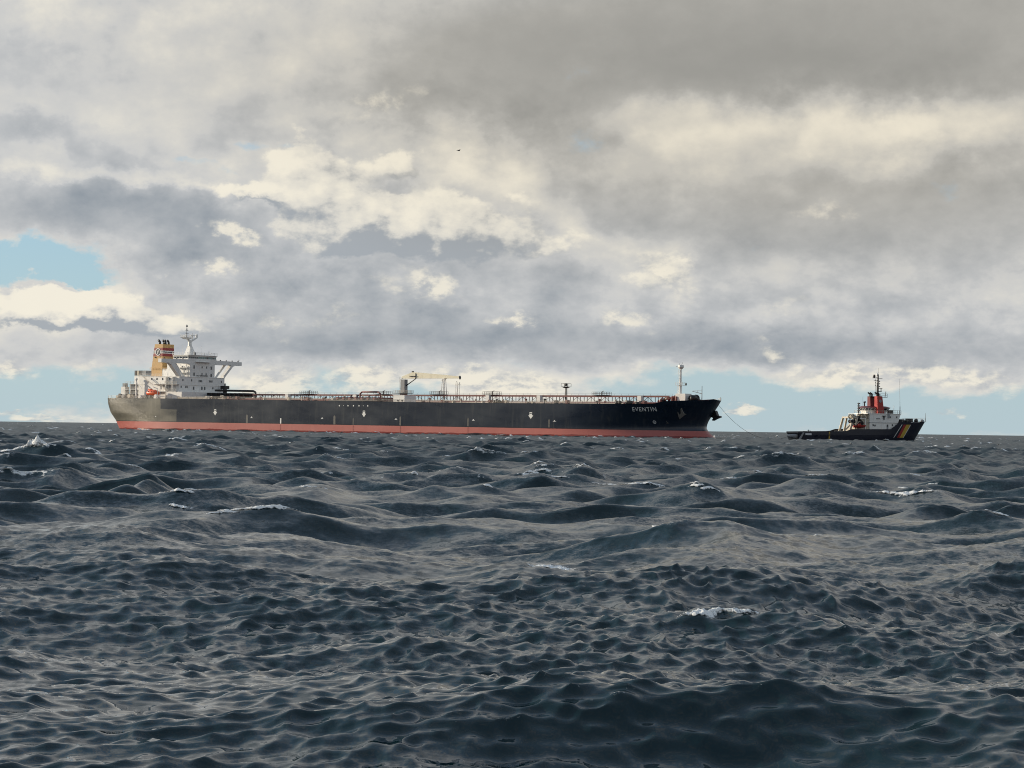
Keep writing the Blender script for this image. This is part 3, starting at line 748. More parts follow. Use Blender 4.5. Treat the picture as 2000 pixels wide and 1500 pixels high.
for k in range(2):   # inclined ladders down the side
    x0 = 30.5 - 9 * k
    mb = MB()
    for ds in (0, 0.7): mb.tube((x0, 14.6 + ds, 15.6 + 2.9 * k), (x0 - 4.2, 14.6 + ds, 18.5 + 2.9 * k), 0.08, 0.08, 4)
    for j in range(9): mb.box(x0 - 0.25 - j * 0.47, x0 - j * 0.47, 14.6, 15.3, 15.85 + j * 0.32 + 2.9 * k, 15.92 + j * 0.32 + 2.9 * k)
    mb.build('ladder', M_rail, house)
# lower poop structures
MB().box(30, 38.2, -15, 15, 12.3, 15.4).build('lower_house', M_white, tanker, label='low white house at deck level')
# tower and wheelhouse
tower = MB().box(28.0, 35.46, -7.5, 7.5, 21.6, 28.3).build('bridge_tower', M_white, tanker, label='narrow white accommodation tower under the bridge')
for p in ((1178, 660), (1388, 665), (1178, 748), (1388, 755)):
    a, z = front_pt(*p); put(win_big, 'window', 35.46, a, z, tower)
for p in ((1275, 660), (1330, 660), (1275, 745), (1325, 745)):
    a, z = front_pt(*p); put(win_small, 'window', 35.46, a, z, tower)
for zx, z in ((1080, 24.6), (1080, 22.6), (990, 23.4), (1035, 25.4)): put(win_side, 'window', 35.46 + (zx - 1132) / 24.4, 7.5, z, tower)
for z in (23.2, 25.2): MB().box(28, 35.3, 7.52, 8.9, z, z + 0.12).build('side_gallery', M_white, tower)
for x in (29.0, 31.2, 34.6): MB().box(x, x + 0.18, 8.65, 8.85, 21.6, 26.6).build('frame_post', M_white, tower)
tv, tf = text_outline('NO SMOKING', 0.62, 6.8)
mb = MB(); mb.v = [mb.pt((35.53, 3.4 - a, 21.80 + b)) for a, b in tv]; mb.f = tf
mb.build('no_smoking_lettering', M_dark, tower, label='sign painted NO SMOKING', kind='stuff')
wheel = MB().box(27.2, 35.5, -8.5, 8.5, 28.3, 28.95).box(27.2, 35.5, -8.5, 8.5, 29.75, 30.25).box(27.4, 35.3, -8.3, 8.3, 28.9, 29.8).build('wheelhouse', M_white, tanker, label='wheelhouse with a row of front windows')
for k in range(14):
    s0 = 8.25 - k * 1.2
    MB().box(35.3, 35.36, s0 - 1.02, s0, 28.98, 29.72).build('pane', M_glass if k < 5 or k == 9 or k == 12 else M_glassg, wheel)
for k in range(5):
    x0 = 27.7 + k * 1.5
    MB().box(x0, x0 + 1.2, 8.3, 8.36, 29.0, 29.7).build('pane', M_glass, wheel)
MB().box(27.0, 35.9, -8.8, 8.8, 30.25, 30.4).build('roof', M_white, wheel)
MB().box(35.5, 36.6, -4.2, 4.2, 27.55, 27.75).build('front_gallery', M_white, wheel)
railing([(27.1, 8.6, 30.4), (35.7, 8.6, 30.4), (35.7, -8.6, 30.4), (27.1, -8.6, 30.4)], 'roof_railing', M_white, wheel, 1.05, 1.5, 0.04)
for s_, h_ in ((6.8, 0.8), (5.0, 2.6), (3.2, 1.2), (-3.2, 0.9), (-6.0, 1.6), (-7.4, 1.1)):
    MB().tube((33.5, s_, 30.4), (33.5, s_, 30.4 + h_), 0.07, 0.05, 5).ball((33.5, s_, 30.4 + h_), 0.22, n=6, m=4).build('antenna', M_white, wheel)
MB().tube((33.8, 2.6, 30.4), (33.8, 2.6, 31.5), 0.35, 0.3, 8).build('compass_stand', M_dark, wheel)
for sg in (1, -1):
    pts = [(sg * 7.5, 26.75), (sg * 24.0, 26.85), (sg * 24.0, 28.35), (sg * 8.3, 28.55), (sg * 7.5, 28.55)]
    wing = MB().prism_sz(pts, 33.7, 35.56).build('bridge_wing', M_white, tanker)
    MB().box(33.75, 35.5, *sorted((sg * 24.02, sg * 24.06)), 26.9, 28.3).build('wing_end_plate', M_white, wing)
    for k in range(4): MB().box(35.0, 35.3, *sorted((sg * (11 + 3.6 * k), sg * (11.5 + 3.6 * k))), 28.5, 28.85).build('wing_lamp', M_dark, wing)
    MB().tube((34.5, sg * 23.4, 28.35), (34.5, sg * 23.4, 29.1), 0.05, 0.05, 5).ball((34.5, sg * 23.4, 29.2), 0.2, n=6, m=4).build('side_lamp', M_dark, wing)
    # diagonal strut: two legs with a web, open triangle between
    o = [(sg * 13.55, 21.6), (sg * 18.6, 26.3), (sg * 20.0, 26.8), (sg * 17.6, 26.8), (sg * 13.0, 22.4), (sg * 13.0, 21.6)]
    st = MB().prism_sz(o, 33.8, 35.54).build('wing_strut', M_white, tanker)
    i2 = [(sg * 9.3, 21.6), (sg * 10.2, 21.6), (sg * 15.6, 26.8), (sg * 14.2, 26.8)]
    MB().prism_sz(i2, 33.8, 34.3).build('strut_leg', M_white, st)
    if sg > 0:
        MB().prism_sz([(12.9, 21.6), (13.0, 22.6), (17.6, 26.8), (16.0, 26.8), (12.2, 21.6)], 33.8, 35.5).build('strut_web', M_white, st)

# funnel: raked back, yellow with maroon, white and navy bands and a round badge
def fsec(z):
    k = (z - 21.6) / 13.4
    return 14.0 + 2.2 * k, 20.5, -3.45 + 0.1 * k, 3.45 - 0.1 * k
def fband(z0, z1, off):
    ring = lambda z: [(fsec(z)[0] - off, fsec(z)[2] - off, z), (fsec(z)[1] + off, fsec(z)[2] - off, z), (fsec(z)[1] + off, fsec(z)[3] + off, z), (fsec(z)[0] - off, fsec(z)[3] + off, z)]
    return MB().frustum(ring(z0), ring(z1))
funnel = fband(21.6, 35.0, 0).build('funnel', M_yellow, tanker, label='yellow funnel with maroon, white and navy bands')
fband(30.05, 33.5, 0.03).build('maroon_band', M_maroon, funnel)
fband(31.25, 32.35, 0.06).build('white_band', M_stripe, funnel)
fband(31.6, 32.0, 0.09).build('navy_band', M_navy, funnel)
def disc(r, off, material, name, squash=1.0):
    zc = 31.8; xc = 18.05; s_ = fsec(zc)[3] + off
    return MB().frustum([(xc + r * math.cos(k * math.pi / 12), s_ - 0.02, zc + squash * r * math.sin(k * math.pi / 12)) for k in range(24)],
                        [(xc + r * math.cos(k * math.pi / 12), s_, zc + squash * r * math.sin(k * math.pi / 12)) for k in range(24)]).build(name, material, funnel)
disc(1.52, 0.13, M_stripe, 'badge_ring'); disc(1.18, 0.16, M_navy, 'badge_disc')
s_ = 3.45 + 0.12
def badge(pts): return MB().frustum([(18.05 + a, 3.55, 31.8 + b) for a, b in pts], [(18.05 + a, 3.60, 31.8 + b) for a, b in pts]).build('badge_device', M_stripe, funnel)
badge([(-0.55, 0.75), (-0.30, 0.75), (0.05, -0.75), (-0.12, -0.95)])
badge([(0.30, 0.75), (0.55, 0.75), (0.12, -0.95), (-0.02, -0.70)])
badge([(-0.12, 0.45), (0.12, 0.45), (0.1, 0.0), (-0.1, 0.0)])
for (x, s0, lean) in ((17.6, 1.8, -0.9), (18.6, 0.4, -0.8), (19.2, -1.6, -0.8), (19.9, 1.0, -0.5)):
    MB().tube((x, s0, 34.9), (x - 0.15, s0, 36.1), 0.48, 0.48, 10).tube((x - 0.15, s0, 36.0), (x + lean, s0, 36.75), 0.46, 0.44, 10).build('exhaust_pipe', M_black, funnel, smooth=True)
MB().tube((16.6, 3.3, 29.6), (16.6, 3.7, 29.6), 0.25, 0.25, 8).build('vent', M_dark, funnel)
funnel.location.x = -3.7
casing = MB().box(16.9, 22.5, -3.4, 3.4, 21.6, 25.0).box(20.5, 25.6, -4.5, 4.5, 21.6, 27.2).build('engine_casing', M_white, tanker)
railing([(10.5, 3.9, 24.5), (22, 3.9, 24.5)], 'casing_railing', M_yellow, casing, 1.0, 1.5, 0.05)
# aft end of the house: vent heads, masts, platforms
aft = MB().box(6.2, 13.3, -11, 11, 12.4, 18.4).build('aft_house', M_white, tanker, label='lower white house at the stern')
MB().box(8.9, 13.2, 5.0, 11.2, 18.4, 21.9).build('vent_trunk', M_white, aft)
for k, (x0, m_) in enumerate(((9.0, M_dark), (10.3, M_buff), (11.6, M_dark), (12.8, M_grey))):
    MB().box(x0, x0 + 1.05, 9.0, 11.3, 22.0, 24.0).build('vent_head', m_, aft)
MB().box(12.9, 15.2, 8.0, 11.3, 22.0, 24.0).build('vent_head', M_grey, aft)
MB().box(3.3, 5.4, 10.5, 13.0, 12.5, 17.4).build('store_trunk', M_white, aft)
MB().box(3.7, 5.0, 10.9, 12.6, 17.4, 18.8).build('store_trunk_top', M_grey, aft)
for z in (14.4, 16.2, 18.4):
    MB().box(5.4, 13.3, 11.02, 13.2, z, z + 0.12).build('aft_gallery', M_white, aft)
    railing([(5.5, 13.1, z + 0.12), (13.2, 13.1, z + 0.12)], 'gallery_railing', M_rail, aft, 1.0, 1.5, 0.04)
for x in (6.0, 8.6, 11.4): MB().box(x, x + 0.2, 12.9, 13.1, 12.5, 18.4).build('frame_post', M_white, aft)
provision = MB().tube((13.6, 15.0, 12.6), (13.6, 15.0, 20.2), 0.38, 0.30, 10).tube((13.6, 15.0, 19.2), (17.2, 15.6, 16.6), 0.2, 0.15, 8).ball((13.6, 15.0, 20.4), 0.6, n=8, m=6).build('provision_crane', M_white, tanker)
for (x, s0, w_, h_, m_) in ((1.6, 12, 1.2, 1.7, M_grey), (4.2, 14.5, 1.0, 1.4, M_dark), (5.5, 9.0, 1.6, 2.2, M_dark), (2.6, 3, 2.0, 1.6, M_dark), (3.6, 15.5, 1.2, 0.9, M_buff), (7.2, 16.0, 1.4, 1.2, M_grey), (19.0, 18.5, 2.0, 1.0, M_white), (22.0, 18.6, 1.6, 1.1, M_dark), (24.4, 18.7, 1.5, 1.0, M_dark), (27.6, 18.7, 1.8, 1.3, M_white), (10.0, 15.4, 1.6, 1.5, M_buff)):
    MB().box(x, x + w_, s0 - w_ / 2, s0 + w_ / 2, 12.6, 12.6 + h_).tube((x + w_ / 2, s0 - 0.6 * w_, 12.9 + h_ * 0.5), (x + w_ / 2, s0 + 0.6 * w_, 12.9 + h_ * 0.5), h_ * 0.55, h_ * 0.55, 10).build('mooring_winch', m_, tanker)
MB().tube((29.5, 19.5, 12.5), (29.5, 19.5, 16.6), 0.16, 0.14, 6).tube((30.8, 19.5, 12.5), (30.8, 19.5, 16.0), 0.12, 0.12, 6).tube((29.5, 19.5, 16.5), (27.6, 20.2, 17.2), 0.14, 0.12, 6).build('boat_davit', M_white, tanker)
MB().box(21.0, 30.0, 16.0, 19.0, 13.3, 13.5).build('boat_platform', M_white, tanker)

# radar mast on the wheelhouse roof
mast = MB().frustum([(29.2, -1.5, 30.4), (32.2, -1.5, 30.4), (32.2, 2.6, 30.4), (29.2, 2.6, 30.4)], [(29.9, 0.0, 34.2), (31.3, 0.0, 34.2), (31.3, 1.3, 34.2), (29.9, 1.3, 34.2)]).tube((30.6, 0.65, 34.1), (30.6, 0.65, 36.4), 0.85, 0.75, 10).build('radar_mast', M_white, tanker, label='white forked radar mast on the bridge roof')
MB().tube((30.6, 0.8, 36.0), (30.6, 2.6, 37.5), 0.5, 0.45, 8).tube((30.6, 0.4, 36.0), (30.6, -3.4, 37.7), 0.5, 0.32, 8).build('mast_fork', M_white, mast)
MB().frustum([(29.6, 1.6, 36.9), (31.6, 1.6, 36.9), (31.6, 3.4, 36.9), (29.6, 3.4, 36.9)], [(28.9, 0.6, 37.6), (32.2, 0.6, 37.6), (32.2, 4.6, 37.6), (28.9, 4.6, 37.6)]).build('radar_platform', M_white, mast)
railing([(28.9, 0.6, 37.6), (28.9, 4.6, 37.6), (32.2, 4.6, 37.6), (32.2, 0.6, 37.6)], 'platform_railing', M_white, mast, 1.0, 1.0, 0.05)
MB().tube((30.6, 2.6, 37.6), (30.6, 2.6, 43.0), 0.16, 0.08, 6).box(30.4, 30.8, 1.7, 3.5, 39.2, 39.4).box(30.4, 30.8, 1.9, 3.3, 40.4, 40.6).ball((30.6, 2.6, 42.2), 0.45, n=8, m=4).ball((30.6, 2.6, 41.0), 0.3, n=8, m=4).build('signal_pole', M_grey, mast)
MB().box(30.2, 31.0, -2.4, 0.6, 38.3, 38.6).tube((30.6, -0.9, 37.0), (30.6, -0.9, 39.4), 0.2, 0.15, 6).build('radar_scanner', M_white, mast)
MB().tube((30.6, -3.4, 37.6), (30.6, -3.4, 38.6), 0.5, 0.4, 8).ball((30.6, -3.4, 38.8), 0.45, n=8, m=5).build('radome', M_white, mast)
mast.location.x = -1.5
for s0 in (-3.2, -5.2, 6.0): MB().tube((31.5, s0, 30.4), (31.5, s0, 34.4), 0.05, 0.03, 4).build('whip_antenna', M_white, mast)

# ------------------------------------------------------------------ cargo deck
ZC = 12.0
cat = MB().box(56, 254, -1.1, 1.1, 14.35, 14.55).build('catwalk', M_pipe, tanker, label='long raised catwalk on trestles along the deck')
MB().box(56, 254, 1.1, 1.35, 14.25, 14.85).build('catwalk_beam', M_pipe, cat)
mb = MB()
for k in range(0, 67):
    x = 56.5 + k * 2.95
    zb = deck_z(x)
    for s0 in (-0.9, 1.15): mb.tube((x, s0, zb - 0.1), (x, s0, 14.4), 0.13, 0.13, 4)
    if k < 66: mb.tube((x, 1.15, zb + 0.3 if k % 2 else 14.3), (x + 2.95, 1.15, 14.3 if k % 2 else zb + 0.3), 0.09, 0.09, 4)
mb.build('trestle_bracing', M_dark, cat, kind='stuff')
railing([(56, -1.05, 14.5), (254, -1.05, 14.5)], 'catwalk_railing', M_dark, cat, 1.0, 3.0, 0.03, 2)
for i, (s0, z, r, m_) in enumerate(((4.0, 12.55, 0.26, M_pipe), (5.2, 12.5, 0.26, M_pipe), (6.4, 12.45, 0.26, M_pipe), (-3.5, 12.6, 0.26, M_pipe), (2.4, 13.0, 0.09, M_rail), (9.0, 12.3, 0.14, M_rail), (12.5, 12.2, 0.16, M_pipe))):
    x0, x1 = ((62, 250), (70, 252), (86, 215), (64, 250), (44, 246), (52, 240), (60, 130))[i]
    n = 12; m_b = MB()
    for k in range(n):
        xa, xb = x0 + (x1 - x0) * k / n, x0 + (x1 - x0) * (k + 1) / n
        m_b.tube((xa, s0, z - 12 + deck_z(xa)), (xb, s0, z - 12 + deck_z(xb)), r, r, 8)
    m_b.build('cargo_pipe', m_, tanker)
# white foam-monitor housings along the catwalk
for x in (81.5, 115.0, 177.0, 199.5, 242.0):
    MB().box(x, x + 1.5, 1.4, 3.0, deck_z(x) - 0.1, 14.75).build('foam_locker', M_white, tanker)
for x in (91.0, 127.5, 153.8, 178.0, 225.5):
    pf = MB().box(x - 3.0, x + 3.0, -1.6, 2.0, 14.9, 15.02).build('monitor_platform', M_dark, tanker)
    railing([(x - 3, 2.0, 15.0), (x + 3, 2.0, 15.0), (x + 3, -1.6, 15.0), (x - 3, -1.6, 15.0), (x - 3, 2.0, 15.0)], 'platform_railing', M_dark, pf, 1.1, 1.0, 0.045, 2)
    MB().tube((x, 0, 15.0), (x, 0, 16.2), 0.2, 0.2, 6).tube((x - 0.2, 0, 16.1), (x + 0.8, 0, 16.5), 0.14, 0.1, 6).build('foam_monitor', M_dark, pf)
# pipe gantry and dark derrick in front of the house
MB().path([(40, -3, 16.3), (60, -3, 16.1), (61.2, -3, 15.6), (61.2, -3, 12.3)], 0.42, 8).build('vapour_pipe', M_black, tanker, smooth=True)
MB().path([(40, 1.5, 15.0), (63, 1.5, 14.6)], 0.3, 8).build('vapour_pipe', M_black, tanker, smooth=True)
MB().tube((38.5, -10.5, 12.2), (38.5, -10.5, 17.4), 0.9, 0.8, 8).box(37.3, 39.7, -11.8, -9.0, 17.0, 18.3).tube((38.5, -10.5, 18.0), (38.5, -10.5, 19.3), 0.3, 0.3, 6).build('provision_crane', M_black, tanker, label='dark crane pedestal before the house front')
mb = MB()
for k in range(9): x = 40 + k * 2.4; mb.box(x, x + 0.25, -4, 2.2, 12.2, 15.2); mb.box(x, x + 1.8, 0.4, 1.6, 12.2, 12.9 + 0.25 * (k % 3))
mb.build('pipe_support', M_dark, tanker)
random.seed(3)
for k in range(70):   # valves, vents and small deck gear, each bolted to the deck
    x = random.uniform(52, 252); s0 = random.uniform(7, 21); s0 = min(s0, half_beam(x, 12) - 2)
    zb = deck_z(x) + 0.1; kind = k % 4
    m_ = random.choice((M_pipe, M_dark, M_rail, M_pipe, M_buff))
    if kind == 0: MB().tube((x, s0, zb - 0.3), (x, s0, zb + random.uniform(0.7, 1.6)), 0.22, 0.22, 8).ball((x, s0, zb + 1.2), 0.45, n=8, m=5).build('tank_vent', m_, tanker)
    elif kind == 1: MB().tube((x, s0, zb - 0.3), (x, s0, zb + 0.5), 0.7, 0.7, 10).tube((x, s0, zb + 0.5), (x, s0, zb + 0.6), 0.85, 0.85, 10).build('tank_hatch', m_, tanker)
    elif kind == 2: MB().box(x, x + 1.2, s0 - 0.5, s0 + 0.5, zb - 0.3, zb + 0.8).tube((x + 0.6, s0 - 0.9, zb + 0.7), (x + 0.6, s0 + 0.9, zb + 0.7), 0.5, 0.5, 10).build('deck_winch', m_, tanker)
    else: MB().tube((x, s0, zb - 0.3), (x, s0, zb + 0.7), 0.16, 0.16, 6).tube((x - 0.4, s0, zb + 0.8), (x + 0.4, s0, zb + 0.8), 0.28, 0.28, 8).build('valve', m_, tanker)
# manifold amidships
for k in range(7):
    x = 121.0 + k * 2.9
    MB().path([(x, 4, 13.2), (x, 17, 13.2), (x, 19.5, 13.0)], 0.34, 8).tube((x, 19.5, 13.0), (x, 20.2, 13.0), 0.55, 0.55, 10).build('manifold_pipe', M_pipe, tanker)
    MB().tube((x, 15, 13.2), (x, 15, 14.3), 0.2, 0.2, 6).tube((x, 15, 14.3), (x, 15, 14.4), 0.5, 0.5, 10).build('manifold_valve', M_dark if k % 3 else M_cream, tanker)
MB().path([(122.5, 8, 13), (122.5, 8, 15.0), (123.5, 8, 15.7), (131, 8, 15.7), (132.2, 8, 15.0), (132.2, 8, 13)], 0.3, 8).build('manifold_loop', M_pipe, tanker, smooth=True)
MB().box(118, 141, 17.5, 21.5, 12.0, 12.35).build('drip_tray', M_dark, tanker)
# side locker amidships
lock = MB().box(149.9, 155.0, 16.3, 23.3, 11.7, 14.25).build('deck_locker', M_white, tanker, label='big white locker amidships at the rail')
for x in (152.0, 153.9): MB().tube((x, 23.3, 12.3), (x, 23.42, 12.3), 0.32, 0.32, 8).build('locker_vent', M_dark, lock)
# hose crane with its jib on the rests
crane = MB().tube((137.2, 0, 12.2), (137.2, 0, 15.2), 1.5, 1.4, 14).box(136.4, 138.2, -1.0, 1.0, 15.2, 20.6).build('hose_crane', M_grey, tanker, label='hose crane with cream jib lowered forward')
MB().prism_xz([(136.3, 20.95), (136.6, 21.7), (141.3, 23.3), (143.2, 23.3), (156.0, 22.35), (163.0, 21.75), (163.2, 21.0), (156.0, 20.98), (143.4, 20.98)], -0.55, 0.55).build('jib', M_cream, crane)
MB().tube((138.3, 0, 18.3), (142.9, 0, 21.0), 0.22, 0.16, 8).build('hydraulic_ram', M_black, crane)
MB().box(140.3, 143.4, 0.56, 0.95, 21.7, 21.95).box(141.0, 141.6, -0.3, 0.3, 23.2, 23.8).box(143.0, 143.25, 0.55, 0.75, 21.0, 22.9).build('jib_bracket', M_dark, crane)
MB().ball((163.2, 0, 21.3), 0.35, 0.5, 0.75, n=8, m=6).build('jib_sheave', M_dark, crane)
mb = MB()
for ds in (-0.4, 0.4): mb.tube((135.6, ds, 15.0), (135.6, ds, 21.0), 0.07, 0.07, 4)
for k in range(12): mb.tube((135.6, -0.4, 15.3 + k * 0.47), (135.6, 0.4, 15.3 + k * 0.47), 0.05, 0.05, 4)
mb.tube((136.1, 0.9, 15.2), (135.9, 0.9, 21.4), 0.12, 0.12, 5)
mb.build('crane_ladder', M_white, crane)
railing([(133.6, 2.0, 15.4), (140.2, 2.0, 15.4), (140.2, -2.0, 15.4), (133.6, -2.0, 15.4), (133.6, 2.0, 15.4)], 'crane_railing', M_rail, crane, 1.1, 1.2, 0.05)
MB().box(133.6, 140.2, -2, 2, 15.25, 15.4).build('crane_platform', M_dark, crane)
rest = MB()
for ds in (-0.8, 0.8):
    rest.tube((154.9, ds, 12.0), (155.5, ds * 0.5, 21.0), 0.17, 0.14, 6).tube((156.9, ds, 12.0), (156.3, ds * 0.5, 21.0), 0.17, 0.14, 6)
for k in range(6): z = 13.5 + k * 1.35; rest.tube((155.1, 0.6, z), (156.8, 0.6, z + 0.5), 0.07, 0.07, 4)
rest.box(155.2, 156.6, -0.8, 0.8, 20.8, 21.0).build('jib_rest', M_white, tanker)
rest = MB()
for dx_ in (0, 1.1):
    for ds in (-0.5, 0.5): rest.tube((161.6 + dx_, ds, 12.0), (161.8 + dx_ * 0.7, ds, 19.5), 0.10, 0.08, 5)
for k in range(10): z = 12.8 + k * 0.68; rest.tube((161.6, 0.5, z), (162.7, 0.5, z + 0.6 * (-1) ** k), 0.05, 0.05, 4)
rest.box(161.4, 163.0, -0.7, 0.7, 18.6, 18.75).ball((163.0, 0, 19.3), 0.3, n=6, m=4).ball((161.7, 0, 19.8), 0.25, n=6, m=4).build('light_tower', M_white, tanker)
# mast amidships with basket
mm = MB().tube((210.2, 0, 11.6), (210.2, 0, 18.0), 0.34, 0.28, 8).tube((211.0, 0, 12), (211.0, 0, 18.0), 0.06, 0.06, 4).build('deck_mast', M_black, tanker, label='thin dark mast with a lamp basket')
MB().frustum([(209.6, -0.5, 17.5), (210.8, -0.5, 17.5), (210.8, 0.5, 17.5), (209.6, 0.5, 17.5)], [(208.9, -1.2, 18.0), (211.6, -1.2, 18.0), (211.6, 1.2, 18.0), (208.9, 1.2, 18.0)]).build('lamp_basket', M_black, mm)
railing([(208.9, 1.2, 18.0), (211.6, 1.2, 18.0), (211.6, -1.2, 18.0), (208.9, -1.2, 18.0), (208.9, 1.2, 18)], 'basket_railing', M_black, mm, 1.1, 1.3, 0.06, 1)
MB().ball((210.2, 0, 18.7), 0.45, 0.45, 0.6, n=8, m=6).build('floodlight', M_black, mm)
# forecastle
fm_ = MB().tube((257.6, 0, 12.6), (257.6, 0, 18.6), 0.62, 0.56, 12).tube((257.6, 0, 18.6), (257.75, 0, 24.3), 0.50, 0.30, 12).build('foremast', M_white, tanker, smooth=False, label='white foremast on the forecastle')
MB().tube((257.75, 0, 24.2), (257.75, 0, 24.9), 0.6, 1.1, 10).tube((257.75, 0, 24.9), (257.75, 0, 25.6), 1.1, 1.0, 10).build('crow_box', M_white, fm_)
MB().tube((257.4, 0, 25.6), (257.0, 0, 26.3), 0.06, 0.06, 4).tube((258.0, 0, 25.6), (258.5, 0, 26.5), 0.06, 0.06, 4).box(255.9, 257.0, -0.3, 0.3, 24.9, 25.1).build('mast_horn', M_grey, fm_)
MB().box(256.2, 259.0, -0.9, 0.9, 18.5, 18.65).build('mast_platform', M_white, fm_)
railing([(256.2, 0.9, 18.65), (259.0, 0.9, 18.65), (259.0, -0.9, 18.65)], 'mast_railing', M_white, fm_, 0.9, 1.0, 0.04, 2)
MB().ball((259.9, 0, 18.9), 0.3, 0.3, 0.55, n=8, m=6).tube((258.9, 0, 18.6), (259.9, 0, 18.6), 0.06, 0.06, 4).build('mast_bell', M_black, fm_)
MB().tube((256.75, 0.6, 13), (257.1, 0.5, 24), 0.06, 0.06, 4).build('mast_ladder', M_white, fm_)
MB().box(257.0, 260.9, -2.2, 2.2, 12.6, 15.6).build('bosun_locker', M_white, tanker, label='white locker at the foot of the foremast')
MB().tube((262.9, -1.6, 14.0), (262.9, 1.6, 14.0), 1.15, 1.15, 14).tube((262.9, -2.2, 14.0), (262.9, -1.7, 14.0), 1.35, 1.35, 14).build('windlass', M_black, tanker, smooth=True)
MB().tube((264.0, 0, 14.0), (266.2, 0, 13.2), 0.25, 0.25, 6).build('windlass_brace', M_black, tanker)
jk = MB().tube((266.3, 0, 13.0), (266.3, 0, 18.3), 0.16, 0.10, 6).build('bow_mast', M_grey, tanker)
MB().tube((266.3, 0, 15.6), (262.4, 0, 16.5), 0.12, 0.10, 5).tube((266.3, 0, 16.8), (262.6, 0, 16.6), 0.05, 0.05, 4).tube((264.3, 0, 16.1), (264.7, 0, 16.7), 0.05, 0.05, 4).build('boom', M_grey, jk)
for k in range(16):   # brown mooring ropes and winches heaped abaft the foremast
    x = 249.6 + k * 0.5 + random.uniform(-0.2, 0.2); zt = 13.0 + 1.7 * k / 16 + random.uniform(-0.2, 0.3)
    MB().tube((x, random.uniform(-1, 3), 11.8), (x + 0.2, random.uniform(-1, 3), zt), 0.42, 0.36, 7).ball((x, 1, zt), 0.5, n=7, m=5).build('rope_drum', random.choice((M_pipe, M_dark, M_pipe, M_buff)), tanker)
for x, s0 in ((244.0, 20), (245.2, 20), (247.8, 19), (248.8, 18.6), (193.5, 21), (194.5, 21), (195.4, 21)):
    MB().tube((x, s0 - 0.4, deck_z(x) + 0.55), (x, s0 + 0.4, deck_z(x) + 0.55), 0.6, 0.6, 12).box(x - 0.3, x + 0.3, s0 - 0.3, s0 + 0.3, deck_z(x) - 0.2, deck_z(x) + 0.6).build('fairlead', M_black, tanker, smooth=True)

# ------------------------------------------------------------------ lifeboat (hangs in its davit: a thing of its own)
ca, sa = math.cos(-TH), math.sin(-TH)
def tk(x, s0, z): return (-154.477 + x * ca + s0 * sa, 939.691 + x * sa - s0 * ca, z)
boat = thing('lifeboat', 'orange enclosed lifeboat hung beside the white deckhouse of the tanker', 'lifeboat', tk(25.8, 18.2, 13.5), -TH)
m = MB()
prof = [(-3.4, 0.35, 1.15, 1.25), (-2.9, 0.95, 0.55, 1.9), (-1.5, 1.3, 0.15, 2.55), (0.6, 1.35, 0.05, 2.65), (2.2, 1.15, 0.2, 2.3), (3.1, 0.6, 0.6, 1.7), (3.5, 0.1, 1.1, 1.3)]
for x, w_, z0, z1 in prof:
    for k in range(10):
        a = 2 * math.pi * k / 10
        m.v.append(m.pt((x, w_ * math.cos(a), (z0 + z1) / 2 + (z1 - z0) / 2 * math.sin(a))))
for i in range(len(prof) - 1):
    for k in range(10): m.f.append((i * 10 + k, i * 10 + (k + 1) % 10, (i + 1) * 10 + (k + 1) % 10, (i + 1) * 10 + k))
m.f.append(tuple(range(10))); m.f.append(tuple(60 + k for k in reversed(range(10))))
m.build('hull', M_orange, boat, smooth=True)
MB().box(-2.2, -0.9, -0.6, 0.6, 2.3, 2.95).build('conning_tower', M_orange, boat)
for x in (-1.6, 0.0, 1.4): MB().box(x, x + 0.5, 1.18, 1.26, 1.6, 1.95).build('window', M_glass, boat)
# ------------------------------------------------------------------ emergency tug
TT = math.radians(16)
tug = thing('emergency_tug', 'dark tug with white house, red funnels and German colours striped on its bow', 'tug', (84.4735 * 1.12, 710.8988 * 1.12, -0.336), TT)
tug.scale = (1.12, 1.12, 1.12)
def tug_sheer(x): return lerp_tab(x, (0, 18.6, 20.6, 34.2, 37.3, 50.5), (2.9, 3.25, 3.95, 4.1, 6.4, 6.75))
def tug_beam(x, z):
    xs = 45.2 + (z - 0.9) * 0.62; le = 20.0
    t = min(max((x - (xs - le)) / le, 0), 1)
    b = 6.3 * (1 - t ** 2.4) ** 0.6
    if x < 9: b *= 0.74 + 0.26 * (max(x, 4) - 4) / 5
    return max(b * (1 - 0.05 * max(0, 2 - z) / 2), 0.02)
mb = MB(); NZ2 = 9; tr = {}
tu = np.concatenate([np.linspace(0, 0.36, 12), np.linspace(0.37, 0.43, 5), np.linspace(0.46, 0.70, 8), np.linspace(0.72, 0.79, 6), np.linspace(0.81, 0.985, 12), [0.993, 0.998, 1.0]])
for sg in (1, -1):
    for i, u in enumerate(tu):
        for j in range(NZ2 + 1):
            z = -1.5 + (tug_sheer(u * 49) + 1.5) * j / NZ2
            xl = 45.2 + (z - 0.9) * 0.62
            x = 4.0 + u * (xl - 4.0) - (0.6 * (1 - u) if z > 2 else 0)
            z = -1.5 + (tug_sheer(x) + 1.5) * j / NZ2
            tr[(sg, i, j)] = len(mb.v); mb.v.append(mb.pt((x, sg * tug_beam(max(x, 0), z), z)))
for sg in (1, -1):
    for i in range(len(tu) - 1):
        for j in range(NZ2):
            a, b, c, d = tr[(sg, i, j)], tr[(sg, i + 1, j)], tr[(sg, i + 1, j + 1)], tr[(sg, i, j + 1)]
            mb.f.append((a, b, c, d) if sg > 0 else (a, d, c, b))
for j in range(NZ2): mb.f.append((tr[(1, 0, j)], tr[(1, 0, j + 1)], tr[(-1, 0, j + 1)], tr[(-1, 0, j)]))
thull = mb.build('hull', M_tughull, tug, label='navy black tug hull with raised bow')
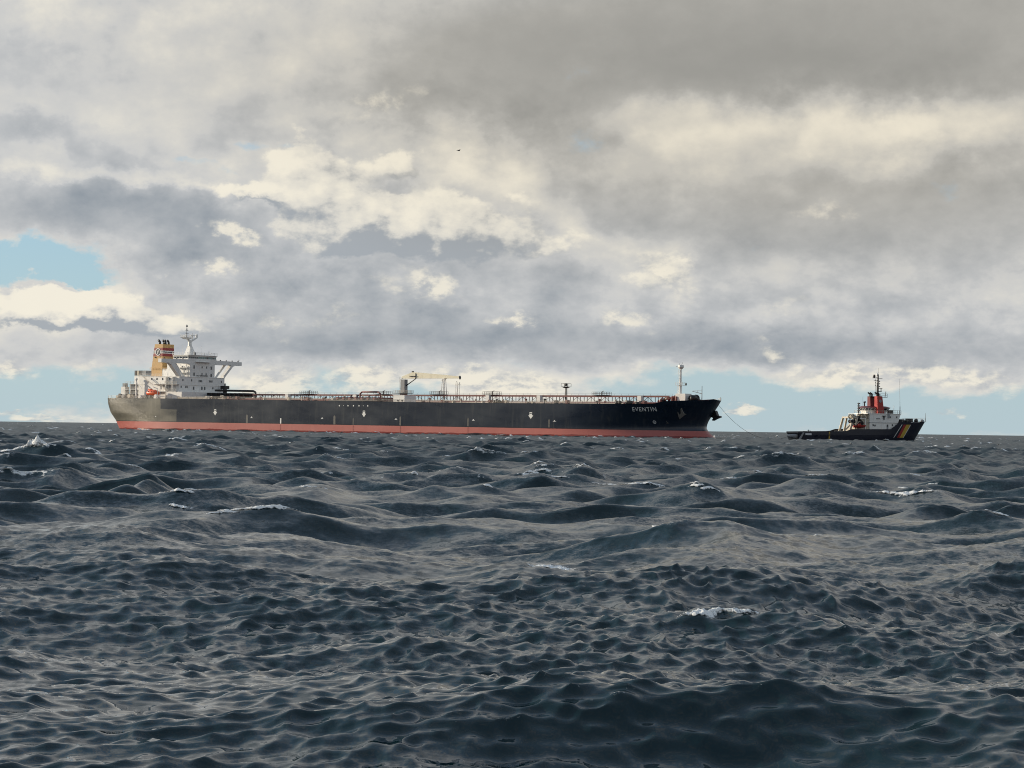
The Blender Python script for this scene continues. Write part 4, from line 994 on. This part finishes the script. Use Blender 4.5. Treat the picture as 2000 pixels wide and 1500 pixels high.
bm = bmesh.new(); bm.from_mesh(thull.data); bmesh.ops.remove_doubles(bm, verts=bm.verts, dist=0.003)
bmesh.ops.recalc_face_normals(bm, faces=bm.faces); bm.to_mesh(thull.data); bm.free()
mb = MB(); prev = None
for x in np.linspace(4.2, 49.0, 40):
    z = (2.0 if x < 20 else 3.4 if x < 36 else 5.6); y = max(tug_beam(x, z) - 0.08, 0.02)
    i = len(mb.v); mb.v += [mb.pt((x, y, z)), mb.pt((x, -y, z))]
    if prev is not None: mb.f.append((prev, i, i + 1, prev + 1))
    prev = i
mb.build('deck', M_dark, tug)
def tug_poly(pts, name, material, off=0.05):
    m = MB(); fine = []
    for (x0, z0), (x1, z1) in zip(pts, pts[1:] + pts[:1]):
        for k in range(4): fine.append((x0 + (x1 - x0) * k / 4, z0 + (z1 - z0) * k / 4))
    m.poly([(x, tug_beam(x, z) + off, z) for x, z in fine])
    return m.build(name, material, thull)
# slanted stripes: solve along the curved side so that they read as straight bars
def bar(t0, t1, b0, b1, name, material, z0=1.45, z1=5.6, off=0.05):
    m = MB(); n = 8
    for k in range(n + 1):
        f = k / n; z = z0 + (z1 - z0) * f
        xa, xb = b0 + (t0 - b0) * f, b1 + (t1 - b1) * f
        for x in (xa, (xa + xb) / 2, xb): m.v.append(m.pt((x, tug_beam(x, z) + off, z)))
    for k in range(n):
        for q_ in range(2): a = k * 3 + q_; m.f.append((a, a + 1, a + 4, a + 3))
    return m.build(name, material, thull)
bar(38.1, 38.35, 35.3, 35.5, 'white_stripe', M_mark)
bar(38.9, 40.0, 36.6, 37.7, 'red_stripe', M_flagred)
bar(39.9, 41.5, 37.6, 39.0, 'yellow_stripe', M_flagyel, off=0.07)
bar(41.5, 41.72, 39.0, 39.2, 'white_stripe', M_mark)
tug_poly([(5.6, 1.9), (7.4, 1.9), (7.4, 2.5), (5.6, 2.5)], 'stern_lettering', M_letter)
tug_poly([(41.6, 6.2), (45.4, 6.25), (45.4, 6.4), (41.6, 6.35)], 'bow_lettering', M_letter)
tug_poly([(13.0, 0.8), (13.4, 0.8), (13.4, 3.0), (13.0, 3.0)], 'draught_mark', M_flagyel)
MB().prism_xz([(3.4, 0.2), (4.8, 2.75), (5.3, 2.75), (3.8, 0.0)], 4.6, 5.2).build('stern_roller_arm', M_grey, tug)
MB().tube((3.7, -3.2, 1.5), (3.7, 3.2, 1.5), 0.7, 0.7, 12).build('stern_roller', M_grey, tug, smooth=True)
for k in range(7):
    x = 5.0 + k * 2.1; MB().box(x, x + 1.5, tug_beam(x, 2.8) - 0.5, tug_beam(x, 2.8) - 0.1, 2.95, 3.12 + 0.02 * k).build('bulwark_cap', M_tughull, tug)
for x in (7.0, 16.0): MB().tube((x, 4.5, 2.0), (x, 4.5, 3.6), 0.12, 0.12, 6).tube((x - 0.5, 4.5, 3.4), (x + 0.7, 4.5, 3.2), 0.06, 0.06, 4).build('deck_post', M_dark, tug)
# main house
th_ = MB().frustum([(27.4, -5, 3.4), (36.2, -5, 3.4), (36.2, 5, 3.4), (27.4, 5, 3.4)], [(27.4, -5, 8.85), (38.0, -5, 8.85), (38.0, 5, 8.85), (27.4, 5, 8.85)]).build('deckhouse', M_white, tug, label='white tug deckhouse')
MB().box(26.9, 37.0, -5.1, 5.1, 6.0, 6.14).build('deck_edge', M_grey, th_)
MB().box(26.6, 38.2, -5.15, 5.15, 8.85, 8.98).build('deck_edge', M_white, th_)
def tport(x, z, w_=0.34, h_=0.42): return MB().box(x - w_ / 2, x + w_ / 2, 5.0, 5.06, z - h_ / 2, z + h_ / 2).build('porthole', M_glass, th_)
for x, z in ((34.45, 7.84), (36.6, 7.87), (29.2, 5.2), (33.5, 5.15), (35.15, 5.4), (28.6, 5.3)): tport(x, z, 0.42, 0.55)
MB().box(33.2, 33.75, 5.0, 5.06, 3.9, 5.6).build('door', M_grey, th_)
MB().box(31.5, 32.9, 5.0, 5.3, 8.15, 8.32).box(32.05, 32.35, 5.0, 5.3, 7.1, 8.2).build('davit_bracket', M_dark, th_)
MB().box(29.6, 31.0, 5.0, 5.05, 7.2, 7.42).build('name_board', M_navy, th_)
MB().box(33.5, 34.1, 5.0, 5.35, 7.6, 8.85).build('vent_trunk', M_grey, th_)
MB().frustum([(22.4, -4.2, 3.4), (27.4, -4.2, 3.4), (27.4, 4.6, 3.4), (22.4, 4.6, 3.4)], [(25.4, -4.2, 6.6), (27.4, -4.2, 7.4), (27.4, 4.6, 7.4), (25.4, 4.6, 6.6)]).build('aft_house', M_buff, tug)
railing([(26.7, 5.05, 8.98), (38.1, 5.05, 8.98), (38.1, -5.05, 8.98), (26.7, -5.05, 8.98), (26.7, 5.05, 8.98)], 'house_railing', M_rail, th_, 1.0, 1.2, 0.035, 2)
# wheelhouse: narrow foot, windows flared outwards, red roof
def octa(x0, x1, hw, c, z): return [(x0 + c, -hw, z), (x1 - c, -hw, z), (x1, -hw + c, z), (x1, hw - c, z), (x1 - c, hw, z), (x0 + c, hw, z), (x0, hw - c, z), (x0, -hw + c, z)]
twh = MB().frustum(octa(27.6, 34.6, 3.0, 1.0, 8.98), octa(27.6, 34.6, 3.0, 1.0, 9.55)).frustum(octa(27.55, 34.65, 3.05, 1.0, 9.55), octa(27.0, 35.5, 3.9, 1.3, 10.75)).build('wheelhouse', M_white, tug, label='wheelhouse with outward leaning windows and red roof')
lo, hi = octa(27.55, 34.65, 3.05, 1.0, 9.55), octa(27.0, 35.5, 3.9, 1.3, 10.75)
for k in range(8):
    a0, a1, b0, b1 = Vector(lo[k]), Vector(lo[(k + 1) % 8]), Vector(hi[k]), Vector(hi[(k + 1) % 8])
    n = 4 if (a1 - a0).length > 3 else 2
    cen = Vector((31, 0, 10.1)); out = ((a0 + a1 + b0 + b1) / 4 - cen); out.z = 0; out = out.normalized() * 0.04
    for j in range(n):
        f0, f1 = (j + 0.10) / n, (j + 0.90) / n
        pts = [a0.lerp(a1, f0).lerp(b0.lerp(b1, f0), 0.30), a0.lerp(a1, f1).lerp(b0.lerp(b1, f1), 0.30), a0.lerp(a1, f1).lerp(b0.lerp(b1, f1), 0.88), a0.lerp(a1, f0).lerp(b0.lerp(b1, f0), 0.88)]
        MB().poly([p + out for p in pts]).build('pane', M_glass, twh)
MB().frustum(octa(26.7, 35.9, 4.1, 1.3, 10.75), octa(27.6, 34.4, 3.0, 1.2, 11.25)).build('roof', M_tugdark, twh)
# twin funnels with the mast between
for sg in (1, -1):
    (o0, o1, o2, o3), sc_ = ((2.4, 5.0, 2.7, 4.7), 3.6) if sg > 0 else ((-2.8, -0.2, -2.5, -0.5), -1.5)
    fn = MB().frustum([(30.1, o0, 8.98), (32.35, o0, 8.98), (32.35, o1, 8.98), (30.1, o1, 8.98)], [(30.0, o2, 14.4), (31.75, o2, 14.4), (31.75, o3, 14.4), (30.0, o3, 14.4)]).build('funnel', M_tugred if sg > 0 else M_tugdark, tug, label='tall red funnel on the starboard side' if sg > 0 else 'dark red funnel on the port side')
    for x in (30.4, 31.1): MB().tube((x, sc_, 14.3), (x, sc_, 15.2), 0.28, 0.28, 8).tube((x, sc_, 15.1), (x - 0.7, sc_, 15.6), 0.27, 0.25, 8).build('exhaust_pipe', M_black, fn)
    if sg > 0:
        MB().frustum([(31.0 + 0.42 * math.cos(k * math.pi / 8), 4.70, 12.85 + 0.5 * math.sin(k * math.pi / 8)) for k in range(16)], [(31.0 + 0.42 * math.cos(k * math.pi / 8), 4.92, 12.85 + 0.5 * math.sin(k * math.pi / 8)) for k in range(16)]).build('badge_disc', M_grey, fn)
tm = MB().tube((31.5, 0, 11.2), (31.6, 0, 15.0), 0.55, 0.45, 8).tube((31.6, 0, 15.0), (31.75, 0, 21.4), 0.42, 0.22, 8).tube((31.75, 0, 21.4), (31.78, 0, 23.4), 0.06, 0.03, 5).build('mast', M_black, tug, label='tall black signal mast')
tm.location.x = 0.7
MB().box(28.8, 31.6, -0.8, 0.8, 14.25, 14.4).box(31.6, 34.7, -0.8, 0.8, 14.1, 14.25).build('mast_platform', M_black, tm)
railing([(32.2, 0.8, 14.25), (34.6, 0.8, 14.25)], 'platform_railing', M_black, tm, 1.0, 1.2, 0.05, 2)
railing([(28.8, 0.8, 14.4), (30.8, 0.8, 14.4)], 'platform_railing', M_black, tm, 1.0, 1.2, 0.05, 2)
MB().box(29.9, 31.7, -0.15, 0.15, 20.15, 20.35).box(31.7, 33.2, -0.12, 0.12, 20.0, 20.12).box(30.3, 31.6, -0.1, 0.1, 19.4, 19.5).build('yard', M_black, tm)
MB().ball((30.4, 0, 20.8), 0.45, 0.45, 0.5, n=8, m=6).build('radome', M_dark, tm)
MB().ball((31.45, 0.1, 21.3), 0.33, 0.33, 0.45, n=8, m=6).build('radome', M_white, tm)
for z in (17.6, 18.4, 19.2): MB().ball((32.3, 0, z), 0.2, n=6, m=4).ball((30.9, 0, z + 0.3), 0.18, n=6, m=4).tube((31.0, 0, z), (32.3, 0, z), 0.04, 0.04, 4).build('signal_lamp', M_black, tm)
MB().box(32.0, 33.2, -0.2, 0.2, 16.9, 17.05).box(32.1, 32.9, -0.3, 0.3, 15.9, 16.1).box(32.7, 32.9, -0.1, 0.1, 16.0, 17.0).build('radar_scanner', M_black, tm)
MB().tube((34.0, 0.4, 14.2), (34.3, 0.4, 16.0), 0.1, 0.1, 5).build('radar_scanner', M_black, tm)
MB().tube((30.85, 0, 15), (30.9, 0, 20), 0.04, 0.04, 4).build('halyard', M_dark, tm)
MB().tube((27.6, 0.5, 11.2), (27.6, 0.5, 12.4), 0.22, 0.22, 8).tube((27.4, 0.5, 12.4), (28.0, 0.5, 12.6), 0.28, 0.24, 8).build('searchlight', M_black, tug)
MB().tube((27.2, 0.2, 11), (27.2, 0.2, 14.4), 0.03, 0.03, 4).build('whip_antenna', M_dark, tug)
MB().tube((38.2, 4.0, 8.98), (38.2, 4.0, 11.3), 0.14, 0.12, 6).tube((38.2, 4.0, 11.3), (37.9, 4.0, 20.0), 0.05, 0.025, 5).build('whip_antenna', M_grey, tug)
MB().tube((36.1, 4.0, 8.98), (36.1, 4.0, 11.6), 0.08, 0.06, 6).build('whip_antenna', M_white, tug)
for x in (34.0, 35.0): MB().box(x, x + 0.55, 3.6, 4.6, 8.98, 10.1).build('vent_head', M_dark, tug)
m = MB()
m.tube((25.4, 1.0, 8.9), (25.4, 1.0, 12.3), 0.20, 0.16, 6)
for k in range(4): m.box(25.1, 25.7, 0.7, 1.5, 9.6 + k * 0.75, 9.95 + k * 0.75)
m.build('light_rack', M_dark, tug)
MB().box(24.2, 27.4, -4.4, 4.4, 8.7, 8.85).build('bridge_deck_overhang', M_white, tug)
# towing gear: gantry frame, capstans and winches abaft the house
m = MB()
for s0 in (-3.6, 4.2):
    m.prism_xz([(20.2, 2.1), (20.9, 2.1), (22.4, 7.6), (21.8, 7.6)], s0, s0 + 0.5)
    m.prism_xz([(22.0, 2.1), (22.5, 2.1), (23.6, 7.6), (23.1, 7.6)], s0, s0 + 0.5)
m.box(21.8, 23.6, -3.6, 4.7, 7.4, 7.9).build('towing_gantry', M_buff, tug)
for (x, s0, z, r, m_) in ((22.0, 3.4, 7.9, 0.8, M_buff), (24.4, 3.0, 7.0, 1.25, M_dark), (25.8, 3.2, 7.6, 1.1, M_buff), (23.4, 3.6, 5.4, 0.9, M_dark), (24.8, 4.0, 5.8, 0.7, M_black), (21.6, 4.0, 6.4, 0.6, M_dark)):
    MB().tube((x, s0 - 1.2, z), (x, s0 + 0.8, z), r * 0.55, r * 0.55, 12).tube((x, s0 + 0.6, z), (x, s0 + 0.8, z), r, r, 14).tube((x, s0 - 1.2, z), (x, s0 - 1.0, z), r, r, 14).build('towing_winch', m_, tug, smooth=False)
MB().path([(23.2, 4.6, 5.0), (22.6, 4.6, 7.2), (23.6, 4.6, 8.7), (25.4, 4.6, 8.8), (26.4, 4.6, 7.8)], 0.12, 6).path([(22.4, 4.7, 4.8), (24.0, 4.7, 6.4), (25.0, 4.7, 5.6)], 0.1, 6).path([(21.2, 4.6, 7.2), (21.8, 4.6, 8.5), (22.8, 4.6, 8.3)], 0.1, 6).build('crane_arm', M_buff, tug)
MB().tube((26.0, 4.8, 4.0), (26.0, 4.8, 7.4), 0.14, 0.14, 6).tube((26.0, 4.8, 7.4), (23.8, 5.6, 7.2), 0.12, 0.1, 6).build('boat_davit', M_white, tug)
# bow deck
MB().tube((40.6, 0, 6.3), (44.0, 0, 6.3), 0.75, 0.75, 10).box(38.6, 40.2, -2, 3.2, 5.6, 7.3).box(41.5, 43.2, 1.0, 3.0, 5.6, 7.5).ball((45.0, 1.5, 6.9), 0.7, n=8, m=5).build('anchor_windlass', M_black, tug)
MB().tube((47.6, 0, 6.4), (47.6, 0.8, 7.0), 0.5, 0.5, 10).build('fairlead', M_grey, tug)
MB().tube((49.0, 0, 6.5), (49.1, 0, 9.5), 0.07, 0.05, 5).build('jackstaff', M_dark, tug)
railing([(38.5, 5.3, 6.4), (42.0, 4.6, 6.5), (46.0, 2.9, 6.6), (48.6, 0.6, 6.7), (46.0, -2.9, 6.6), (42.0, -4.6, 6.5), (38.5, -5.3, 6.4)], 'bow_railing', M_rail, tug, 1.1, 1.2, 0.03, 2)

# red rescue boat in its davit on the tug
ct, st_ = math.cos(TT), math.sin(TT)
def tg(x, s0, z): return (1.12 * (84.4735 + x * ct + s0 * st_), 1.12 * (710.8988 + x * st_ - s0 * ct), 1.12 * z - 0.336)
rb = thing('rescue_boat', 'small red rescue boat slung beside the white house of the tug', 'boat', tg(23.6, 5.6, 4.35), TT)
rb.scale = (1.12, 1.12, 1.12)
prof = [(-2.0, 0.5, 0.1, 0.75), (-1.2, 0.8, 0.0, 0.8), (0.4, 0.8, 0.0, 0.85), (1.5, 0.55, 0.15, 0.95), (2.2, 0.06, 0.5, 0.95)]
m = MB()
for x, w_, z0, z1 in prof:
    for (a, z) in ((-w_, z1), (-w_ * 0.75, (z0 + z1) * 0.45), (0, z0), (w_ * 0.75, (z0 + z1) * 0.45), (w_, z1), (0, z1 - 0.08)): m.v.append(m.pt((x, a, z)))
for i in range(len(prof) - 1):
    for k in range(6): m.f.append((i * 6 + k, i * 6 + (k + 1) % 6, (i + 1) * 6 + (k + 1) % 6, (i + 1) * 6 + k))
m.f.append(tuple(range(6))); m.f.append(tuple(24 + k for k in reversed(range(6))))
m.build('hull', M_tugred, rb)
MB().box(-0.5, 0.4, -0.35, 0.35, 0.75, 1.35).build('console', M_tugred, rb)
MB().box(-1.9, -1.5, -0.25, 0.25, 0.7, 1.3).build('outboard_motor', M_black, rb)

# ------------------------------------------------------------------ towline from the tanker's bow down to the water, towards the tug
p0 = Vector(tk(271.3, -1.0, 12.9)); p1 = Vector(tg(3.7, 0.0, 2.0))
m = MB(); pts = []
for k in range(25):
    f = k / 24; p = p0.lerp(p1, f); z = p0.z * (1 - f) + p1.z * f - 4 * 6.0 * f * (1 - f)
    pts.append((p.x, -p.y, z))
m.path(pts, 0.055, 5)
tag(m.build('towline', M_rope), 'thin dark towing hawser dropping from the tanker bow to the sea', 'towline')

# ------------------------------------------------------------------ a gull far off under the clouds
d_ = fw + rr * ((896 - 1000) / F_PX) - uu * ((294 - 750) / F_PX)
gp = Vector((0, 0, CAM_H)) + d_ * 330.0
gull = thing('seagull', 'tiny dark seagull gliding high in the clouds above the tanker', 'bird', gp, 0.5)
MB().ball((0, 0, 0), 0.22, 0.07, 0.07, n=8, m=6).frustum([(-0.2, -0.05, 0), (-0.2, 0.05, 0), (-0.34, 0.09, 0), (-0.34, -0.09, 0)], [(-0.2, -0.05, 0.02), (-0.2, 0.05, 0.02), (-0.34, 0.09, 0.015), (-0.34, -0.09, 0.015)]).build('body', M_bird, gull, smooth=True)
for sg in (1, -1):
    MB().frustum([(0.10, sg * 0.05, 0.02), (0.14, sg * 0.32, 0.12), (-0.02, sg * 0.66, 0.06), (-0.06, sg * 0.64, 0.06), (0.0, sg * 0.3, 0.12), (-0.06, sg * 0.05, 0.02)],
                 [(0.10, sg * 0.05, 0.04), (0.14, sg * 0.32, 0.14), (-0.02, sg * 0.66, 0.075), (-0.06, sg * 0.64, 0.075), (0.0, sg * 0.3, 0.135), (-0.06, sg * 0.05, 0.035)]).build('wing', M_bird, gull)
# ------------------------------------------------------------------ breaking whitecaps: lumpy heaps of foam riding on the crests
FV, FF, FD = [], [], []; nfv = 0
def lumps(u, v, octaves=4):
    out = np.zeros(u.shape); amp_, fr = 1.0, 1.0
    for o in range(octaves):
        acc = np.zeros(u.shape)
        for k in range(5):
            th_a = rng.uniform(0, math.pi); ph = rng.uniform(0, 6.28)
            acc += np.cos(fr * (u * math.cos(th_a) + v * math.sin(th_a)) * rng.uniform(0.7, 1.4) + ph)
        out += amp_ * np.abs(acc) / 3.0; amp_ *= 0.6; fr *= 2.1
    return out / 1.6
def foam_heap(cx, cy, ang_deg, half_len, width, height, n_al, n_ac, grain):
    global nfv
    ca_, sa_ = math.cos(math.radians(ang_deg)), math.sin(math.radians(ang_deg))
    al, ac = np.meshgrid(np.linspace(-1.15, 1.15, n_al), np.linspace(-1.6, 1.6, n_ac), indexing='ij')
    bend = 0.25 * width * np.sin(al * 3 + rng.uniform(0, 6)) + 0.15 * width * np.sin(al * 9 + rng.uniform(0, 6))
    px_, py_ = al * half_len, ac * width + bend
    x = cx + px_ * ca_ - py_ * sa_; y = cy + px_ * sa_ + py_ * ca_
    h, ox, oy, _, _ = sea_at(x, y, np.full(x.shape, 0.1))
    L = lumps(px_ / grain, py_ / grain)
    skew = rng.uniform(-0.5, 0.5)
    env = np.clip(1 - np.abs(al - skew * 0.4) ** 1.6, 0, 1) * np.exp(-(ac / (0.75 + 0.35 * np.sin(al * 5 + rng.uniform(0, 6)))) ** 2)
    up = height * (env * (0.35 + 0.9 * L) - 0.20 - 0.16 * L * (1 - env))
    P = np.stack([x + ox, y + oy, h + up], -1).reshape(-1, 3)
    idx_ = np.arange(n_al * n_ac).reshape(n_al, n_ac) + nfv
    q_ = np.stack([idx_[:-1, :-1], idx_[1:, :-1], idx_[1:, 1:], idx_[:-1, 1:]], -1).reshape(-1, 4)
    keep = (up[:-1, :-1] > -0.02) | (up[1:, 1:] > -0.02) | (up[1:, :-1] > -0.02) | (up[:-1, 1:] > -0.02)
    FD.append((env * (0.55 + 0.6 * L)).ravel()); FV.append(P); FF.append(q_[keep.ravel()]); nfv += n_al * n_ac
heaps = [
    (3.55, 36.0, 12, 0.75, 0.20, 0.13, 2600, 0.015), (3.0, 35.8, 20, 0.40, 0.16, 0.10, 1000, 0.014), (4.3, 36.2, -8, 0.8, 0.08, 0.04, 500, 0.011),
    (16.6, 96.0, -12, 1.5, 0.40, 0.26, 2600, 0.036), (-34.2, 163.0, 2, 1.15, 0.5, 1.50, 1700, 0.075), (-35.5, 163.0, 0, 1.6, 0.3, 0.25, 350, 0.06),
    (4.4, 68.0, -22, 0.5, 0.20, 0.13, 900, 0.022), (8.3, 62.5, 8, 0.75, 0.16, 0.06, 900, 0.020), (-11.4, 78.0, 20, 0.8, 0.25, 0.18, 1000, 0.027), (-10.8, 75.5, -16, 0.6, 0.2, 0.14, 600, 0.025),
    (-6.6, 78.5, -12, 0.7, 0.2, 0.12, 600, 0.024), (19.6, 63.0, 2, 0.6, 0.15, 0.07, 500, 0.019), (-2.6, 101.0, 20, 1.7, 0.3, 0.12, 900, 0.03), (-20.0, 182.0, 10, 0.6, 0.3, 0.55, 380, 0.075),
    (-1.6, 21.9, 24, 0.45, 0.06, 0.015, 500, 0.005), (6.0, 112.0, -4, 2.2, 0.25, 0.10, 500, 0.035), (26.0, 128.0, 6, 1.2, 0.25, 0.15, 500, 0.04),
    (0.9, 51.0, 10, 0.6, 0.35, 0.05, 450, 0.013), (1.9, 24.6, 10, 0.35, 0.05, 0.01, 260, 0.005),
]
for (hx, hy, ha, hl, hw, hh, hn, hs) in heaps:
    near = [c for c in zip(CRESTS, CRESTS0) if math.hypot(c[1][0] - hx, c[1][1] - hy) < 3.2]
    if near: hx, hy = hx * near[0][0][1] / near[0][1][1], hy * near[0][0][1] / near[0][1][1]
    foam_heap(hx, hy, ha, hl * 1.15, hw * 1.0, max(hh, 0.03) * 0.50, int(min(130, 40 + hl / hs * 1.6)), 30, hs * 2.4)
# a little broken water along both hulls
for k in range(26):
    x = rng.uniform(2, 262); p = tk(x, half_beam(x, 0.3) + 0.5, 0); foam_heap(p[0], p[1], -34, rng.uniform(0.8, 3.0), 0.25, 0.16, 16, 7, 0.4)
for k in range(12):
    x = rng.uniform(3, 45); p = tg(x, tug_beam(x, 0.5) + 0.5, 0); foam_heap(p[0], p[1], 16, rng.uniform(0.6, 2.0), 0.3, 0.2, 16, 7, 0.4)
# smaller breakers all over the middle distance and out to the horizon, where the sea is steepest
cand_r = np.exp(rng.uniform(np.log(60), np.log(1500), 26000)); cand_a = np.radians(rng.uniform(-15, 15, 26000))
cx_, cy_ = cand_r * np.sin(cand_a), cand_r * np.cos(cand_a)
jj = foam_at(cx_, cy_, np.zeros(26000, np.float32))
hh_ = sample(TA, 'h', cx_, cy_)
order = np.argsort(jj - 0.25 * hh_)[:340]
for k in order:
    r_ = cand_r[k]; s_ = 0.012 + r_ * rng.uniform(0.00014, 0.00032)
    foam_heap(cx_[k], cy_[k], rng.uniform(-25, 25), rng.uniform(0.4, 1.3) * (0.5 + r_ / 300), 0.08 + r_ * 0.0006, 0.05 + r_ * 0.00030, 20, 8, 0.06 + r_ * 0.0006)
FV = np.concatenate(FV); FF = np.concatenate(FF)
fme = bpy.data.meshes.new('sea_foam')
fme.vertices.add(len(FV)); fme.vertices.foreach_set('co', FV.astype(np.float32).ravel())
fme.loops.add(FF.size); fme.loops.foreach_set('vertex_index', FF.astype(np.int32).ravel())
fme.polygons.add(len(FF)); fme.polygons.foreach_set('loop_start', np.arange(0, FF.size, 4, dtype=np.int32))
fme.polygons.foreach_set('use_smooth', np.ones(len(FF), bool))
fda = fme.attributes.new('dens', 'FLOAT', 'POINT'); fda.data.foreach_set('value', np.concatenate(FD).astype(np.float32))
fme.update(calc_edges=True)
fob = bpy.data.objects.new('sea_foam', fme); col.objects.link(fob)
fob['kind'] = 'stuff'; fob['label'] = 'white foam of small breaking crests scattered over the sea'
fmat = mat('white foam', (0.86, 0.86, 0.84), 0.8, vary=0.05, scale=6.0)
ft = NT(fmat.node_tree)
fb_ = [n_ for n_ in ft.n if n_.type == 'BSDF_PRINCIPLED'][0]
fbp = ft.add('ShaderNodeBump'); fbp.inputs['Strength'].default_value = 0.7; fbp.inputs['Distance'].default_value = 0.05
ft.l.new(ft.noise(ft.add('ShaderNodeTexCoord').outputs['Object'], 14.0, 4, 0.65), fbp.inputs['Height'])
ft.l.new(fbp.outputs[0], fb_.inputs['Normal'])
# froth thins out into lace towards its edges
fco = ft.add('ShaderNodeTexCoord').outputs['Object']
fat = ft.add('ShaderNodeAttribute'); fat.attribute_name = 'dens'
flace = ft.math('ADD', ft.math('MULTIPLY', ft.math('SUBTRACT', ft.noise(fco, 7.0, 5, 0.7), 0.5), 1.5), fat.outputs['Fac'])
ftr = ft.add('ShaderNodeBsdfTransparent'); fmx = ft.add('ShaderNodeMixShader')
ft.l.new(ft.step(flace, 0.34, 0.62), fmx.inputs[0]); ft.l.new(ftr.outputs[0], fmx.inputs[1]); ft.l.new(fb_.outputs[0], fmx.inputs[2])
fout = [n_ for n_ in ft.n if n_.type == 'OUTPUT_MATERIAL'][0]
ft.l.new(fmx.outputs[0], fout.inputs[0])
fme.materials.append(fmat)
